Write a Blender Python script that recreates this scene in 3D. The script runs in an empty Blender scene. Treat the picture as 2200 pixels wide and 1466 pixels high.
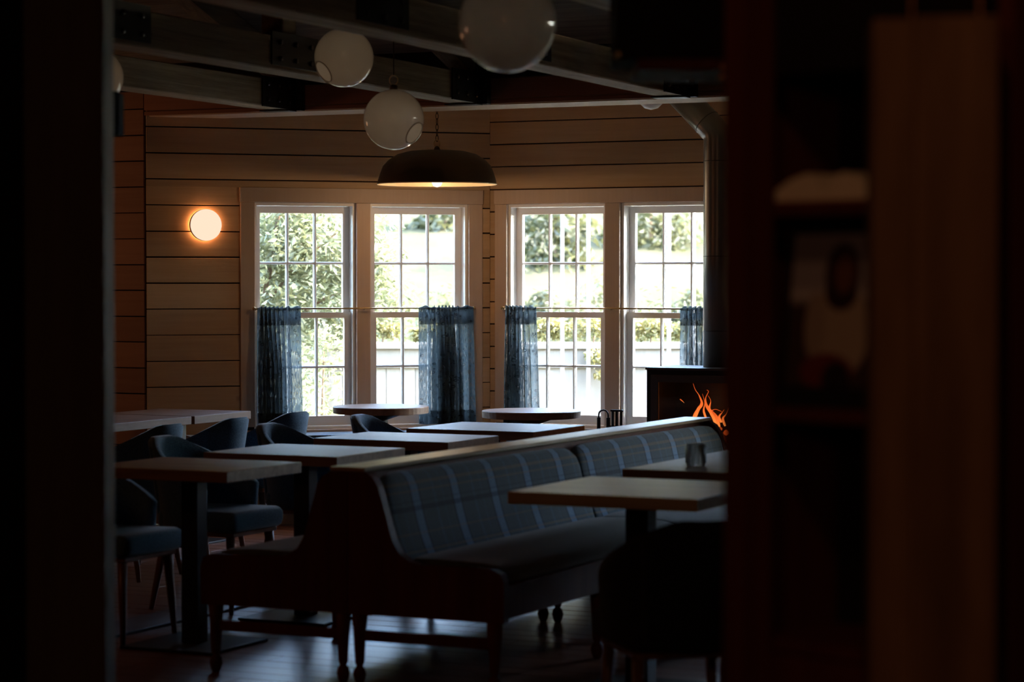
import bpy, bmesh, math, random
from math import sin, cos, pi, radians, atan, sqrt
from mathutils import Vector, Matrix
random.seed(7)
C = bpy.context.scene.collection
SC = bpy.context.scene
# ------------------------------------------------------------------ camera
TH = radians(25.5); FPX = 5200.0; H = 1.545; PH = atan(133/FPX)
cam_d = bpy.data.cameras.new('camera'); cam = bpy.data.objects.new('camera', cam_d); C.objects.link(cam)
cam_d.sensor_width = 36; cam_d.lens = FPX/2200*36
cam.location = (0, 0, H); cam.rotation_euler = (pi/2-PH, 0, TH)
cam_d.clip_start = .05; cam_d.clip_end = 400
cam_d.dof.use_dof = True; cam_d.dof.focus_distance = 14.6; cam_d.dof.aperture_fstop = 2.6
SC.camera = cam
# ------------------------------------------------------------------ world, sun, exposure
SC.view_settings.view_transform = 'Standard'; SC.view_settings.look = 'None'
SC.view_settings.gamma = 1; SC.view_settings.use_curve_mapping = False
SC.view_settings.exposure = 3.5
W = bpy.data.worlds.new('world'); SC.world = W; W.use_nodes = True
wn = W.node_tree.nodes; wl = W.node_tree.links; wn.clear()
sky = wn.new('ShaderNodeTexSky'); sky.sky_type = 'NISHITA'; sky.sun_disc = False
sky.sun_elevation = radians(47); sky.sun_rotation = radians(63); sky.air_density = 1.0; sky.dust_density = 1.5
bgn = wn.new('ShaderNodeBackground'); bgn.inputs['Strength'].default_value = .58
won = wn.new('ShaderNodeOutputWorld')
wl.new(sky.outputs[0], bgn.inputs[0]); wl.new(bgn.outputs[0], won.inputs[0])

def light(name, kind, loc, energy, color, **kw):
    d = bpy.data.lights.new(name, kind); d.energy = energy; d.color = color
    for k, v in kw.items(): setattr(d, k, v)
    o = bpy.data.objects.new(name, d); C.objects.link(o); o.location = loc
    return o
sun = light('sun', 'SUN', (0, 0, 20), 2.4, (1, .92, .78), angle=radians(.6))
sun.rotation_euler = Vector((.78, .40, .95)).to_track_quat('Z', 'Y').to_euler()
# unseen warm fills added for the bookcase, dark front, return wall and left floor
spot = light('warm_fill', 'SPOT', (-.75, 1.9, 3.3), 1.5, (1, .50, .25), shadow_soft_size=.15, spot_size=radians(62), spot_blend=.6)
spot.rotation_euler = (Vector((-.75, 1.9, 3.3))-Vector((-1.15, 4.2, 1.3))).to_track_quat('Z', 'Y').to_euler()
light('warm_fill', 'POINT', (-.6, -1.2, 2.5), 2.9, (1, .48, .26), shadow_soft_size=.3)
light('warm_fill', 'POINT', (-9.9, 11.3, 1.95), 1.1, (1, .46, .22), shadow_soft_size=.25)
light('warm_fill', 'POINT', (-7.2, 6.6, 1.9), .75, (1, .34, .12), shadow_soft_size=.25)

# ------------------------------------------------------------------ picture rays, used to find real places in the room
def ray(px, py):
    x = (px-1100)/FPX; u = -(py-733)/FPX
    fy = cos(PH)+u*sin(PH); fz = -sin(PH)+u*cos(PH)
    return Vector((x*cos(TH)-fy*sin(TH), x*sin(TH)+fy*cos(TH), fz))
O0 = Vector((0, 0, H))
def onz(px, py, z): d = ray(px, py); return O0+d*((z-H)/d.z)
def ony(px, py, y): d = ray(px, py); return O0+d*(y/d.y)
def dep(px, py, D): return O0+ray(px, py)*D
def view(X, Y, z=0): return Vector((X*cos(TH)-Y*sin(TH), X*sin(TH)+Y*cos(TH), z))

# ------------------------------------------------------------------ materials
MATS = {}
def mat(name, col=(.5, .5, .5), rough=.6, metal=0, spec=.5, **kw):
    m = bpy.data.materials.new(name); m.use_nodes = True
    b = m.node_tree.nodes['Principled BSDF']
    b.inputs['Base Color'].default_value = (*col, 1); b.inputs['Roughness'].default_value = rough
    b.inputs['Metallic'].default_value = metal; b.inputs['Specular IOR Level'].default_value = spec
    for k, v in kw.items(): b.inputs[k].default_value = v
    MATS[name] = m
    return m
def N(m, t, **kw):
    n = m.node_tree.nodes.new(t)
    for k, v in kw.items():
        if k in n.inputs: n.inputs[k].default_value = v
        else: setattr(n, k, v)
    return n
def L(m, a, b): m.node_tree.links.new(a, b)
def coord(m, scale=(1, 1, 1), kind='Object', rot=(0, 0, 0)):
    t = N(m, 'ShaderNodeTexCoord'); mp = N(m, 'ShaderNodeMapping')
    mp.inputs['Scale'].default_value = scale; mp.inputs['Rotation'].default_value = rot
    L(m, t.outputs[kind], mp.inputs[0]); return mp.outputs[0]
def ramp(m, fac, stops):
    r = N(m, 'ShaderNodeValToRGB'); el = r.color_ramp.elements
    while len(el) < len(stops): el.new(.5)
    for e, (p, c) in zip(el, stops): e.position = p; e.color = (*c, 1)
    L(m, fac, r.inputs[0]); return r.outputs[0]
def bump(m, h, strength=.2, dist=.01):
    b = N(m, 'ShaderNodeBump'); b.inputs['Strength'].default_value = strength; b.inputs['Distance'].default_value = dist
    L(m, h, b.inputs['Height']); L(m, b.outputs[0], m.node_tree.nodes['Principled BSDF'].inputs['Normal'])
def wood(name, dark, lightc, rough=.5, along='x', grain=9, knots=False, spec=.4, bmp=.25, **kw):
    m = mat(name, lightc, rough, 0, spec, **kw)
    s = {'x': (.5, grain, grain), 'y': (grain, .5, grain), 'z': (grain, grain, .5)}[along]
    oi = N(m, 'ShaderNodeObjectInfo')
    t = N(m, 'ShaderNodeTexCoord'); add = N(m, 'ShaderNodeVectorMath', operation='ADD'); sc = N(m, 'ShaderNodeVectorMath', operation='SCALE')
    cb = N(m, 'ShaderNodeCombineXYZ')
    L(m, oi.outputs['Random'], cb.inputs[0]); L(m, oi.outputs['Random'], cb.inputs[1]); L(m, oi.outputs['Random'], cb.inputs[2])
    L(m, cb.outputs[0], sc.inputs[0]); sc.inputs['Scale'].default_value = 37
    L(m, t.outputs['Object'], add.inputs[0]); L(m, sc.outputs[0], add.inputs[1])
    mp = N(m, 'ShaderNodeMapping'); mp.inputs['Scale'].default_value = s; L(m, add.outputs[0], mp.inputs[0])
    n = N(m, 'ShaderNodeTexNoise'); n.inputs['Scale'].default_value = 3; n.inputs['Detail'].default_value = 6; n.inputs['Roughness'].default_value = .65
    L(m, mp.outputs[0], n.inputs['Vector'])
    c = ramp(m, n.outputs[0], [(.3, dark), (.68, lightc)])
    mx = N(m, 'ShaderNodeMix', data_type='RGBA', blend_type='MULTIPLY'); mx.inputs[0].default_value = 1
    rr = ramp(m, oi.outputs['Random'], [(0, (.8, .8, .8)), (1, (1.05, 1.05, 1.05))])
    L(m, c, mx.inputs[6]); L(m, rr, mx.inputs[7])
    out = mx.outputs[2]
    if knots:
        v = N(m, 'ShaderNodeTexVoronoi'); v.inputs['Scale'].default_value = 2.6; L(m, add.outputs[0], v.inputs['Vector'])
        kf = ramp(m, v.outputs['Distance'], [(.02, (.45, .42, .4)), (.07, (1, 1, 1))])
        m2 = N(m, 'ShaderNodeMix', data_type='RGBA', blend_type='MULTIPLY'); m2.inputs[0].default_value = .6
        L(m, out, m2.inputs[6]); L(m, kf, m2.inputs[7]); out = m2.outputs[2]
    b = m.node_tree.nodes['Principled BSDF']
    L(m, out, b.inputs['Base Color']); bump(m, n.outputs[0], bmp, .004)
    return m
wood('painted_board', (.58, .37, .20), (.67, .445, .25), .62, 'x', 10, True, .3, .3)
wood('trim_paint', (.66, .465, .32), (.71, .515, .36), .5, 'z', 14, False, .4, .12)
wood('shaded_board', (.30, .15, .085), (.36, .19, .11), .6, 'x', 10, False, .25)  # wall boards again, darker and redder: their dim light is in the colour
wood('fascia_board', (.30, .14, .08), (.36, .17, .10), .6, 'x', 10, False, .25)
wood('header_wood', (.70, .53, .36), (.80, .64, .46), .6, 'x', 12, True, .3)
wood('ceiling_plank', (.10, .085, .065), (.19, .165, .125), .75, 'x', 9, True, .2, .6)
wood('beam_timber', (.24, .18, .115), (.50, .40, .27), .75, 'y', 12, True, .2, .9)
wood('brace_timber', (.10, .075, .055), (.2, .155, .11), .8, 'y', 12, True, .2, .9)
wood('floor_wood', (.13, .05, .026), (.25, .10, .052), .30, 'x', 12, False, .5, .3)
wood('floor_threshold', (.05, .02, .012), (.09, .035, .02), .35, 'y', 12)
wood('walnut', (.15, .08, .045), (.28, .165, .10), .46, 'x', 8, False, .36, .12)
wood('walnut_long', (.12, .055, .035), (.22, .115, .07), .5, 'y', 8, False, .2, .12)
wood('oak_top', (.42, .30, .17), (.60, .46, .29), .40, 'x', 8, False, .5, .12)
wood('mahogany', (.09, .02, .011), (.14, .036, .019), .55, 'z', 7, False, .15, .1)
wood('cap_wood', (.42, .30, .18), (.52, .38, .24), .35, 'y', 10, False, .5)
wood('chair_leg_wood', (.12, .05, .03), (.20, .09, .05), .4, 'z', 9)
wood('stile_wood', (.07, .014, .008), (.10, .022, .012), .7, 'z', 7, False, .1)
wood('post_wood', (.10, .048, .022), (.22, .115, .06), .7, 'z', 5, True, .15)
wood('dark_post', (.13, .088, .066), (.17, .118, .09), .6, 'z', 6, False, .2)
wood('fence_paint', (.23, .205, .165), (.27, .24, .195), .7, 'z', 9)
wood('bark', (.16, .10, .06), (.28, .18, .11), .9, 'z', 6)
wood('log_bark', (.03, .015, .01), (.08, .03, .015), .9, 'x', 6)
wood('sconce_wood', (.42, .20, .08), (.55, .28, .12), .5, 'z', 6)
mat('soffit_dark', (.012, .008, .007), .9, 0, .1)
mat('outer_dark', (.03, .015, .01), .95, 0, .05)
mat('white_paint', (.93, .88, .80), .4)
mat('blue_paint', (.55, .63, .70), .5)
mat('black_steel', (.02, .02, .022), .45, .6)
mat('black_iron', (.012, .012, .013), .55, .3)
mat('stove_grey', (.09, .083, .08), .5, .2)
mat('bolt_steel', (.10, .10, .105), .35, .9)
mat('brass', (.55, .38, .18), .3, 1)
mat('brass_dark', (.10, .06, .03), .45, .8)
mat('brass_inner', (.80, .62, .38), .45, .3)
mat('copper', (.55, .26, .12), .4, 1)
mat('pipe_metal', (.26, .255, .24), .33, .6)
mat('tin_white', (.85, .83, .80), .5); mat('streak_white', (.45, .44, .42), .6)
mat('paper', (.62, .50, .36), .8)
mat('book_cover', (.20, .05, .03), .7)
mat('black_plastic', (.012, .011, .012), .9, 0, .1)

def fabric(name, c1, c2, scale=160, rough=.9, sheen=.3):
    m = mat(name, c1, rough, 0, .15); b = m.node_tree.nodes['Principled BSDF']
    b.inputs['Sheen Weight'].default_value = sheen
    v = coord(m, (1, 1, 1)); n = N(m, 'ShaderNodeTexNoise'); n.inputs['Scale'].default_value = scale; n.inputs['Detail'].default_value = 3
    L(m, v, n.inputs['Vector']); L(m, ramp(m, n.outputs[0], [(.35, c1), (.65, c2)]), b.inputs['Base Color'])
    bump(m, n.outputs[0], .35, .003); return m
fabric('chair_fabric', (.032, .08, .125), (.075, .155, .22))
fabric('seat_fabric', (.05, .055, .056), (.085, .092, .09))
fabric('chair_fabric_shaded', (.010, .008, .008), (.018, .015, .014), sheen=.05)  # same chairs' fabric, darkened so their shadow is in the colour
fabric('cushion_pale', (.32, .30, .26), (.45, .42, .36), 40)

def plaid(name, cross, pos):
    m = mat(name, (.1, .13, .14), .92, 0, .15); b = m.node_tree.nodes['Principled BSDF']; b.inputs['Sheen Weight'].default_value = .35
    t = N(m, 'ShaderNodeTexCoord'); s = N(m, 'ShaderNodeSeparateXYZ'); L(m, t.outputs['Object'], s.inputs[0])
    def frac(sock, period, off=0):
        a = N(m, 'ShaderNodeMath', operation='ADD'); L(m, sock, a.inputs[0]); a.inputs[1].default_value = off
        d = N(m, 'ShaderNodeMath', operation='DIVIDE'); L(m, a.outputs[0], d.inputs[0]); d.inputs[1].default_value = period
        f = N(m, 'ShaderNodeMath', operation='FRACT'); L(m, d.outputs[0], f.inputs[0]); return f.outputs[0]
    def stripes(f, stops):
        r = N(m, 'ShaderNodeValToRGB'); r.color_ramp.interpolation = 'CONSTANT'; el = r.color_ramp.elements
        while len(el) < len(stops): el.new(.5)
        for e, (p, c) in zip(el, stops): e.position = p; e.color = (*c, 1)
        L(m, f, r.inputs[0]); return r.outputs[0]
    base = (.09, .13, .15)
    c1 = stripes(frac(s.outputs['Y'], .34, pos), [(0, (.02, .035, .05)), (.03, (.19, .32, .48)), (.20, (.02, .035, .05)), (.23, base), (.55, (.10, .17, .22)), (.60, base), (.78, (.10, .17, .22)), (.80, base)])
    f = frac(s.outputs['Z'] if cross == 'z' else s.outputs['X'], .40, 0.0 if cross == 'z' else .1)
    dk = stripes(f, [(0, (.62, .78, .92)), (.28, (1, 1, 1)), (.62, (.30, .34, .40)), (.665, (1, 1, 1)), (.70, (.6, .65, .7)), (.715, (1, 1, 1)), (.95, (.75, .85, .9))])
    og = stripes(f, [(0, (0, 0, 0)), (.235, (.3, .3, .3)), (.26, (0, 0, 0)), (.40, (.25, .25, .25)), (.42, (0, 0, 0)), (.80, (.3, .3, .3)), (.82, (0, 0, 0)), (.87, (.32, .32, .32)), (.90, (0, 0, 0))])
    md_ = N(m, 'ShaderNodeMix', data_type='RGBA', blend_type='MULTIPLY'); md_.inputs[0].default_value = .85; L(m, c1, md_.inputs[6]); L(m, dk, md_.inputs[7])
    mx = N(m, 'ShaderNodeMix', data_type='RGBA'); L(m, og, mx.inputs[0]); L(m, md_.outputs[2], mx.inputs[6]); mx.inputs[7].default_value = (.42, .28, .12, 1)
    n = N(m, 'ShaderNodeTexNoise'); n.inputs['Scale'].default_value = 260; L(m, t.outputs['Object'], n.inputs['Vector'])
    m2 = N(m, 'ShaderNodeMix', data_type='RGBA', blend_type='MULTIPLY'); m2.inputs[0].default_value = 1
    L(m, mx.outputs[2], m2.inputs[6]); L(m, ramp(m, n.outputs[0], [(.3, (.7, .7, .7)), (.7, (1.15, 1.15, 1.15))]), m2.inputs[7])
    L(m, m2.outputs[2], b.inputs['Base Color']); bump(m, n.outputs[0], .3, .002); return m
plaid('plaid_back', 'z', .12); plaid('plaid_seat', 'x', .12)

# window glass: clear, thin, mirror-like only by Fresnel
m = mat('window_glass'); nt = m.node_tree; nt.nodes.clear()
o_ = N(m, 'ShaderNodeOutputMaterial'); tr = N(m, 'ShaderNodeBsdfTransparent'); gl = N(m, 'ShaderNodeBsdfGlossy', Roughness=.02)
tr.inputs[0].default_value = (.96, .97, .96, 1)
fr = N(m, 'ShaderNodeFresnel', IOR=1.25); mx = N(m, 'ShaderNodeMixShader')
L(m, fr.outputs[0], mx.inputs[0]); L(m, tr.outputs[0], mx.inputs[1]); L(m, gl.outputs[0], mx.inputs[2]); L(m, mx.outputs[0], o_.inputs[0])
# milky globe glass
m = mat('globe_glass'); nt = m.node_tree; nt.nodes.clear()
o_ = N(m, 'ShaderNodeOutputMaterial'); tr = N(m, 'ShaderNodeBsdfTransparent'); tl = N(m, 'ShaderNodeBsdfTranslucent'); df = N(m, 'ShaderNodeBsdfDiffuse'); gl = N(m, 'ShaderNodeBsdfGlossy', Roughness=.06)
tr.inputs[0].default_value = (.8, .76, .7, 1)
nz = N(m, 'ShaderNodeTexNoise'); nz.inputs['Scale'].default_value = 5; L(m, coord(m), nz.inputs['Vector'])
cr = ramp(m, nz.outputs[0], [(.3, (.80, .74, .66)), (.7, (.90, .85, .77))]); L(m, cr, tl.inputs[0]); L(m, cr, df.inputs[0])
a1 = N(m, 'ShaderNodeMixShader'); a1.inputs[0].default_value = .35; L(m, tl.outputs[0], a1.inputs[1]); L(m, df.outputs[0], a1.inputs[2])
a2 = N(m, 'ShaderNodeMixShader'); a2.inputs[0].default_value = .90; L(m, tr.outputs[0], a2.inputs[1]); L(m, a1.outputs[0], a2.inputs[2])
fr = N(m, 'ShaderNodeFresnel', IOR=1.5); a3 = N(m, 'ShaderNodeMixShader')
L(m, fr.outputs[0], a3.inputs[0]); L(m, a2.outputs[0], a3.inputs[1]); L(m, gl.outputs[0], a3.inputs[2]); L(m, a3.outputs[0], o_.inputs[0])
m = mat('disc_glass'); m.node_tree.nodes.clear()
o_ = N(m, 'ShaderNodeOutputMaterial'); tl = N(m, 'ShaderNodeBsdfTranslucent'); df = N(m, 'ShaderNodeBsdfDiffuse'); tl.inputs[0].default_value = (.97, .94, .88, 1); df.inputs[0].default_value = (.9, .87, .8, 1)
a1 = N(m, 'ShaderNodeMixShader'); a1.inputs[0].default_value = .3; L(m, tl.outputs[0], a1.inputs[1]); L(m, df.outputs[0], a1.inputs[2]); L(m, a1.outputs[0], o_.inputs[0])
m = mat('drink_glass'); m.node_tree.nodes.clear()
o_ = N(m, 'ShaderNodeOutputMaterial'); tr = N(m, 'ShaderNodeBsdfTransparent'); gl = N(m, 'ShaderNodeBsdfGlossy', Roughness=.08); df = N(m, 'ShaderNodeBsdfTranslucent')
tr.inputs[0].default_value = (.93, .93, .92, 1); df.inputs[0].default_value = (.8, .8, .78, 1)
fr = N(m, 'ShaderNodeFresnel', IOR=1.5); mx = N(m, 'ShaderNodeMixShader'); m2 = N(m, 'ShaderNodeMixShader'); m2.inputs[0].default_value = .38
L(m, tr.outputs[0], m2.inputs[1]); L(m, df.outputs[0], m2.inputs[2]); L(m, fr.outputs[0], mx.inputs[0]); L(m, m2.outputs[0], mx.inputs[1]); L(m, gl.outputs[0], mx.inputs[2]); L(m, mx.outputs[0], o_.inputs[0])
# cafe curtain: woven sheer cloth with small printed rings
m = mat('curtain_cloth'); nt = m.node_tree; nt.nodes.clear()
o_ = N(m, 'ShaderNodeOutputMaterial'); tr = N(m, 'ShaderNodeBsdfTransparent'); tl = N(m, 'ShaderNodeBsdfTranslucent'); df = N(m, 'ShaderNodeBsdfDiffuse')
uv = N(m, 'ShaderNodeTexCoord'); vo = N(m, 'ShaderNodeTexVoronoi'); vo.inputs['Scale'].default_value = 30; vo.inputs['Randomness'].default_value = .85
L(m, uv.outputs['UV'], vo.inputs['Vector'])
rg = ramp(m, vo.outputs['Distance'], [(.20, (1, 1, 1)), (.24, (.25, .28, .32)), (.31, (.25, .28, .32)), (.35, (1, 1, 1))])
wv = N(m, 'ShaderNodeTexNoise'); wv.inputs['Scale'].default_value = 60
mpw = N(m, 'ShaderNodeMapping'); mpw.inputs['Scale'].default_value = (6, .4, 1); L(m, uv.outputs['UV'], mpw.inputs[0]); L(m, mpw.outputs[0], wv.inputs['Vector'])
ba = ramp(m, wv.outputs[0], [(.3, (.05, .07, .078)), (.7, (.125, .15, .157))])
mm_ = N(m, 'ShaderNodeMix', data_type='RGBA', blend_type='MULTIPLY'); mm_.inputs[0].default_value = .85; L(m, ba, mm_.inputs[6]); L(m, rg, mm_.inputs[7])
L(m, mm_.outputs[2], tl.inputs[0]); L(m, mm_.outputs[2], df.inputs[0])
a1 = N(m, 'ShaderNodeMixShader'); a1.inputs[0].default_value = .22; L(m, tl.outputs[0], a1.inputs[1]); L(m, df.outputs[0], a1.inputs[2])
wf = ramp(m, wv.outputs[0], [(.42, (.02, .02, .02)), (.68, (.40, .40, .40))])
a2 = N(m, 'ShaderNodeMixShader'); L(m, wf, a2.inputs[0]); L(m, a1.outputs[0], a2.inputs[1]); L(m, tr.outputs[0], a2.inputs[2]); L(m, a2.outputs[0], o_.inputs[0])
# leaves
def leafmat(name, c1, c2, scale=3, trans=.5):
    m = mat(name); m.node_tree.nodes.clear()
    o_ = N(m, 'ShaderNodeOutputMaterial'); tl = N(m, 'ShaderNodeBsdfTranslucent'); df = N(m, 'ShaderNodeBsdfDiffuse'); gl = N(m, 'ShaderNodeBsdfGlossy', Roughness=.4)
    n = N(m, 'ShaderNodeTexNoise'); n.inputs['Scale'].default_value = scale; n.inputs['Detail'].default_value = 4; L(m, coord(m), n.inputs['Vector'])
    c = ramp(m, n.outputs[0], [(.3, c1), (.7, c2)]); L(m, c, tl.inputs[0]); L(m, c, df.inputs[0])
    a = N(m, 'ShaderNodeMixShader'); a.inputs[0].default_value = trans; L(m, df.outputs[0], a.inputs[1]); L(m, tl.outputs[0], a.inputs[2])
    b = N(m, 'ShaderNodeMixShader'); b.inputs[0].default_value = .05; L(m, a.outputs[0], b.inputs[1]); L(m, gl.outputs[0], b.inputs[2]); L(m, b.outputs[0], o_.inputs[0])
leafmat('leaf_green', (.165, .175, .075), (.26, .26, .14), 7, .55)
leafmat('leaf_flower', (.13, .14, .045), (.32, .26, .09), 9)
leafmat('leaf_far', (.06, .062, .022), (.125, .12, .05), 2)
m = mat('meadow', (.4, .4, .2), .95, 0, .05); n = N(m, 'ShaderNodeTexNoise'); n.inputs['Scale'].default_value = .5; n.inputs['Detail'].default_value = 6; L(m, coord(m), n.inputs['Vector'])
L(m, ramp(m, n.outputs[0], [(.35, (.040, .043, .020)), (.65, (.078, .069, .040))]), m.node_tree.nodes['Principled BSDF'].inputs['Base Color'])
def emit(name, col, s):
    m = mat(name); m.node_tree.nodes.clear(); o_ = N(m, 'ShaderNodeOutputMaterial'); e = N(m, 'ShaderNodeEmission'); e.inputs[0].default_value = (*col, 1); e.inputs[1].default_value = s; L(m, e.outputs[0], o_.inputs[0])
emit('sconce_glow', (1, .77, .57), .092); emit('sconce_halo', (1, .46, .19), 2.6); emit('bulb_glow', (1, .74, .55), .16)
m = mat('flame'); m.node_tree.nodes.clear(); o_ = N(m, 'ShaderNodeOutputMaterial'); e = N(m, 'ShaderNodeEmission'); e.inputs[1].default_value = .11
g = N(m, 'ShaderNodeTexCoord'); s_ = N(m, 'ShaderNodeSeparateXYZ'); L(m, g.outputs['Generated'], s_.inputs[0])
L(m, ramp(m, s_.outputs['Z'], [(0, (1, .26, .05)), (.4, (.9, .15, .025)), (1, (.5, .05, .008))]), e.inputs[0])
lw = N(m, 'ShaderNodeLayerWeight'); lw.inputs[0].default_value = .35; tr = N(m, 'ShaderNodeBsdfTransparent'); mx = N(m, 'ShaderNodeMixShader')
L(m, lw.outputs['Facing'], mx.inputs[0]); L(m, e.outputs[0], mx.inputs[1]); L(m, tr.outputs[0], mx.inputs[2]); L(m, mx.outputs[0], o_.inputs[0])
emit('ember', (1, .12, .02), .045)
# portrait print, all flat colour on one sheet
m = mat('portrait_print', (.1, .1, .1), .5, 0, .3)
uvp = coord(m, (1, 1, 1), 'Generated'); sp = N(m, 'ShaderNodeSeparateXYZ'); L(m, uvp, sp.inputs[0])
def ell(cx, cz, rx, rz, soft=.12):
    a = N(m, 'ShaderNodeMath', operation='SUBTRACT'); L(m, sp.outputs['X'], a.inputs[0]); a.inputs[1].default_value = cx
    a2 = N(m, 'ShaderNodeMath', operation='DIVIDE'); L(m, a.outputs[0], a2.inputs[0]); a2.inputs[1].default_value = rx
    b = N(m, 'ShaderNodeMath', operation='SUBTRACT'); L(m, sp.outputs['Z'], b.inputs[0]); b.inputs[1].default_value = cz
    b2 = N(m, 'ShaderNodeMath', operation='DIVIDE'); L(m, b.outputs[0], b2.inputs[0]); b2.inputs[1].default_value = rz
    p = N(m, 'ShaderNodeMath', operation='MULTIPLY'); L(m, a2.outputs[0], p.inputs[0]); L(m, a2.outputs[0], p.inputs[1])
    q = N(m, 'ShaderNodeMath', operation='MULTIPLY_ADD'); L(m, b2.outputs[0], q.inputs[0]); L(m, b2.outputs[0], q.inputs[1]); L(m, p.outputs[0], q.inputs[2])
    r = N(m, 'ShaderNodeMapRange'); L(m, q.outputs[0], r.inputs[0]); r.inputs[1].default_value = 1-soft; r.inputs[2].default_value = 1+soft; r.inputs[3].default_value = 1; r.inputs[4].default_value = 0
    return r.outputs[0]
cur = ramp(m, sp.outputs['Z'], [(.52, (.05, .025, .02)), (.60, (.42, .36, .35)), (.66, (.26, .22, .23))])
for (cx, cz, rx, rz, c) in [(.50, .36, .30, .30, (.36, .27, .20)), (.26, .40, .10, .22, (.30, .22, .17)), (.50, .74, .17, .20, (.03, .01, .008)), (.50, .62, .16, .12, (.03, .01, .008)), (.52, .75, .095, .14, (.13, .05, .035)), (.40, .10, .26, .12, (.14, .02, .02)), (.50, .05, .14, .12, (.02, .012, .012))]:
    k = N(m, 'ShaderNodeMix', data_type='RGBA'); L(m, ell(cx, cz, rx, rz), k.inputs[0]); L(m, cur, k.inputs[6]); k.inputs[7].default_value = (*c, 1); cur = k.outputs[2]
L(m, cur, m.node_tree.nodes['Principled BSDF'].inputs['Base Color'])

# ------------------------------------------------------------------ mesh helpers
def bm_(): return bmesh.new()
def mesh_of(name, bm, mt, smooth=False):
    me = bpy.data.meshes.new(name); bmesh.ops.recalc_face_normals(bm, faces=bm.faces[:]); bm.to_mesh(me); bm.free()
    me.materials.append(MATS[mt])
    if smooth:
        for p in me.polygons: p.use_smooth = True
    return me
def obj(name, bm, mt, parent=None, smooth=False, kind=None, loc=None, rot=None, label=None):
    me = bm if isinstance(bm, bpy.types.Mesh) else mesh_of(name, bm, mt, smooth)
    o = bpy.data.objects.new(name, me); C.objects.link(o)
    if parent: o.parent = parent
    if kind: o['kind'] = kind
    if loc is not None: o.location = loc
    if rot is not None: o.rotation_euler = rot
    if label: o['label'] = label
    return o
def thing(name, label, cat, loc=(0, 0, 0), rotz=0, group=None):
    o = bpy.data.objects.new(name, None); C.objects.link(o); o.empty_display_size = .1
    o.location = loc; o.rotation_euler = (0, 0, rotz); o['label'] = label; o['category'] = cat
    if group: o['group'] = group
    return o
def tag(o, label, cat, group=None):
    o['label'] = label; o['category'] = cat
    if group: o['group'] = group
    return o
def structure(name, loc=(0, 0, 0), rotz=0):
    o = bpy.data.objects.new(name, None); C.objects.link(o); o.empty_display_size = .1
    o.location = loc; o.rotation_euler = (0, 0, rotz); o['kind'] = 'structure'; return o
def dup(root, loc, rotz, label=None, group=None):
    r = root.copy(); C.objects.link(r); r.location = loc; r.rotation_euler = (0, 0, rotz)
    if label: r['label'] = label
    if group: r['group'] = group
    for ch in list(root.children):
        c = ch.copy(); C.objects.link(c); c.parent = r
        for g in ch.children:
            d = g.copy(); C.objects.link(d); d.parent = c
    return r
def box(bm, x0, x1, y0, y1, z0, z1, bev=0, M=None, seg=1):
    vs = [bm.verts.new((x, y, z)) for z in (z0, z1) for y in (y0, y1) for x in (x0, x1)]
    F = [(0, 2, 3, 1), (4, 5, 7, 6), (0, 1, 5, 4), (2, 6, 7, 3), (0, 4, 6, 2), (1, 3, 7, 5)]
    fs = [bm.faces.new([vs[i] for i in f]) for f in F]
    if bev:
        es = list({e for f in fs for e in f.edges})
        r = bmesh.ops.bevel(bm, geom=es, offset=bev, segments=seg, affect='EDGES', profile=.5)
        vs = list({v for f in r['faces'] for v in f.verts} | {v for v in vs if v.is_valid})
    if M is not None: bmesh.ops.transform(bm, matrix=M, verts=[v for v in vs if v.is_valid])
    return bm
def prism(bm, pts, lo, hi, axis='y'):
    f = {'y': lambda a, b, t: (a, t, b), 'x': lambda a, b, t: (t, a, b), 'z': lambda a, b, t: (a, b, t)}[axis]
    A = [bm.verts.new(f(a, b, lo)) for a, b in pts]; B = [bm.verts.new(f(a, b, hi)) for a, b in pts]
    n = len(pts); bm.faces.new(A); bm.faces.new(B[::-1])
    for i in range(n): bm.faces.new([A[i], A[(i+1) % n], B[(i+1) % n], B[i]])
    return bm
def lathe(bm, prof, n=24, c=(0, 0, 0), ribs=0):
    rings = []
    for r, z in prof:
        if r < 1e-5: rings.append([bm.verts.new((c[0], c[1], c[2]+z))])
        else: rings.append([bm.verts.new((c[0]+r*(1+ribs*(i % 2))*cos(2*pi*i/n), c[1]+r*(1+ribs*(i % 2))*sin(2*pi*i/n), c[2]+z)) for i in range(n)])
    for a, b in zip(rings, rings[1:]):
        for i in range(n):
            j = (i+1) % n
            if len(a) == 1 and len(b) > 1: bm.faces.new([a[0], b[i], b[j]])
            elif len(b) == 1 and len(a) > 1: bm.faces.new([a[i], a[j], b[0]])
            elif len(a) > 1: bm.faces.new([a[i], a[j], b[j], b[i]])
    for r in (rings[0], rings[-1]):
        if len(r) > 1 and ribs >= 0: bm.faces.new(r)
    return bm
def tube(bm, pts, rad, n=8, closed=False, rads=None):
    pts = [Vector(p) for p in pts]; rings = []; m_ = len(pts)
    up = Vector((0, 0, 1)); prev = None
    for i, p in enumerate(pts):
        a = pts[(i-1) % m_] if (closed or i > 0) else p; b = pts[(i+1) % m_] if (closed or i < m_-1) else p
        t = (b-a).normalized()
        if prev is None:
            prev = t.orthogonal().normalized()
        s = (prev-t*prev.dot(t)).normalized(); prev = s
        q = t.cross(s); r = rads[i] if rads else rad
        rings.append([bm.verts.new(p+(s*cos(2*pi*k/n)+q*sin(2*pi*k/n))*r) for k in range(n)])
    for i in range(m_ if closed else m_-1):
        A = rings[i]; B = rings[(i+1) % m_]
        for k in range(n): bm.faces.new([A[k], A[(k+1) % n], B[(k+1) % n], B[k]])
    if not closed: bm.faces.new(rings[0]); bm.faces.new(rings[-1][::-1])
    return bm
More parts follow.
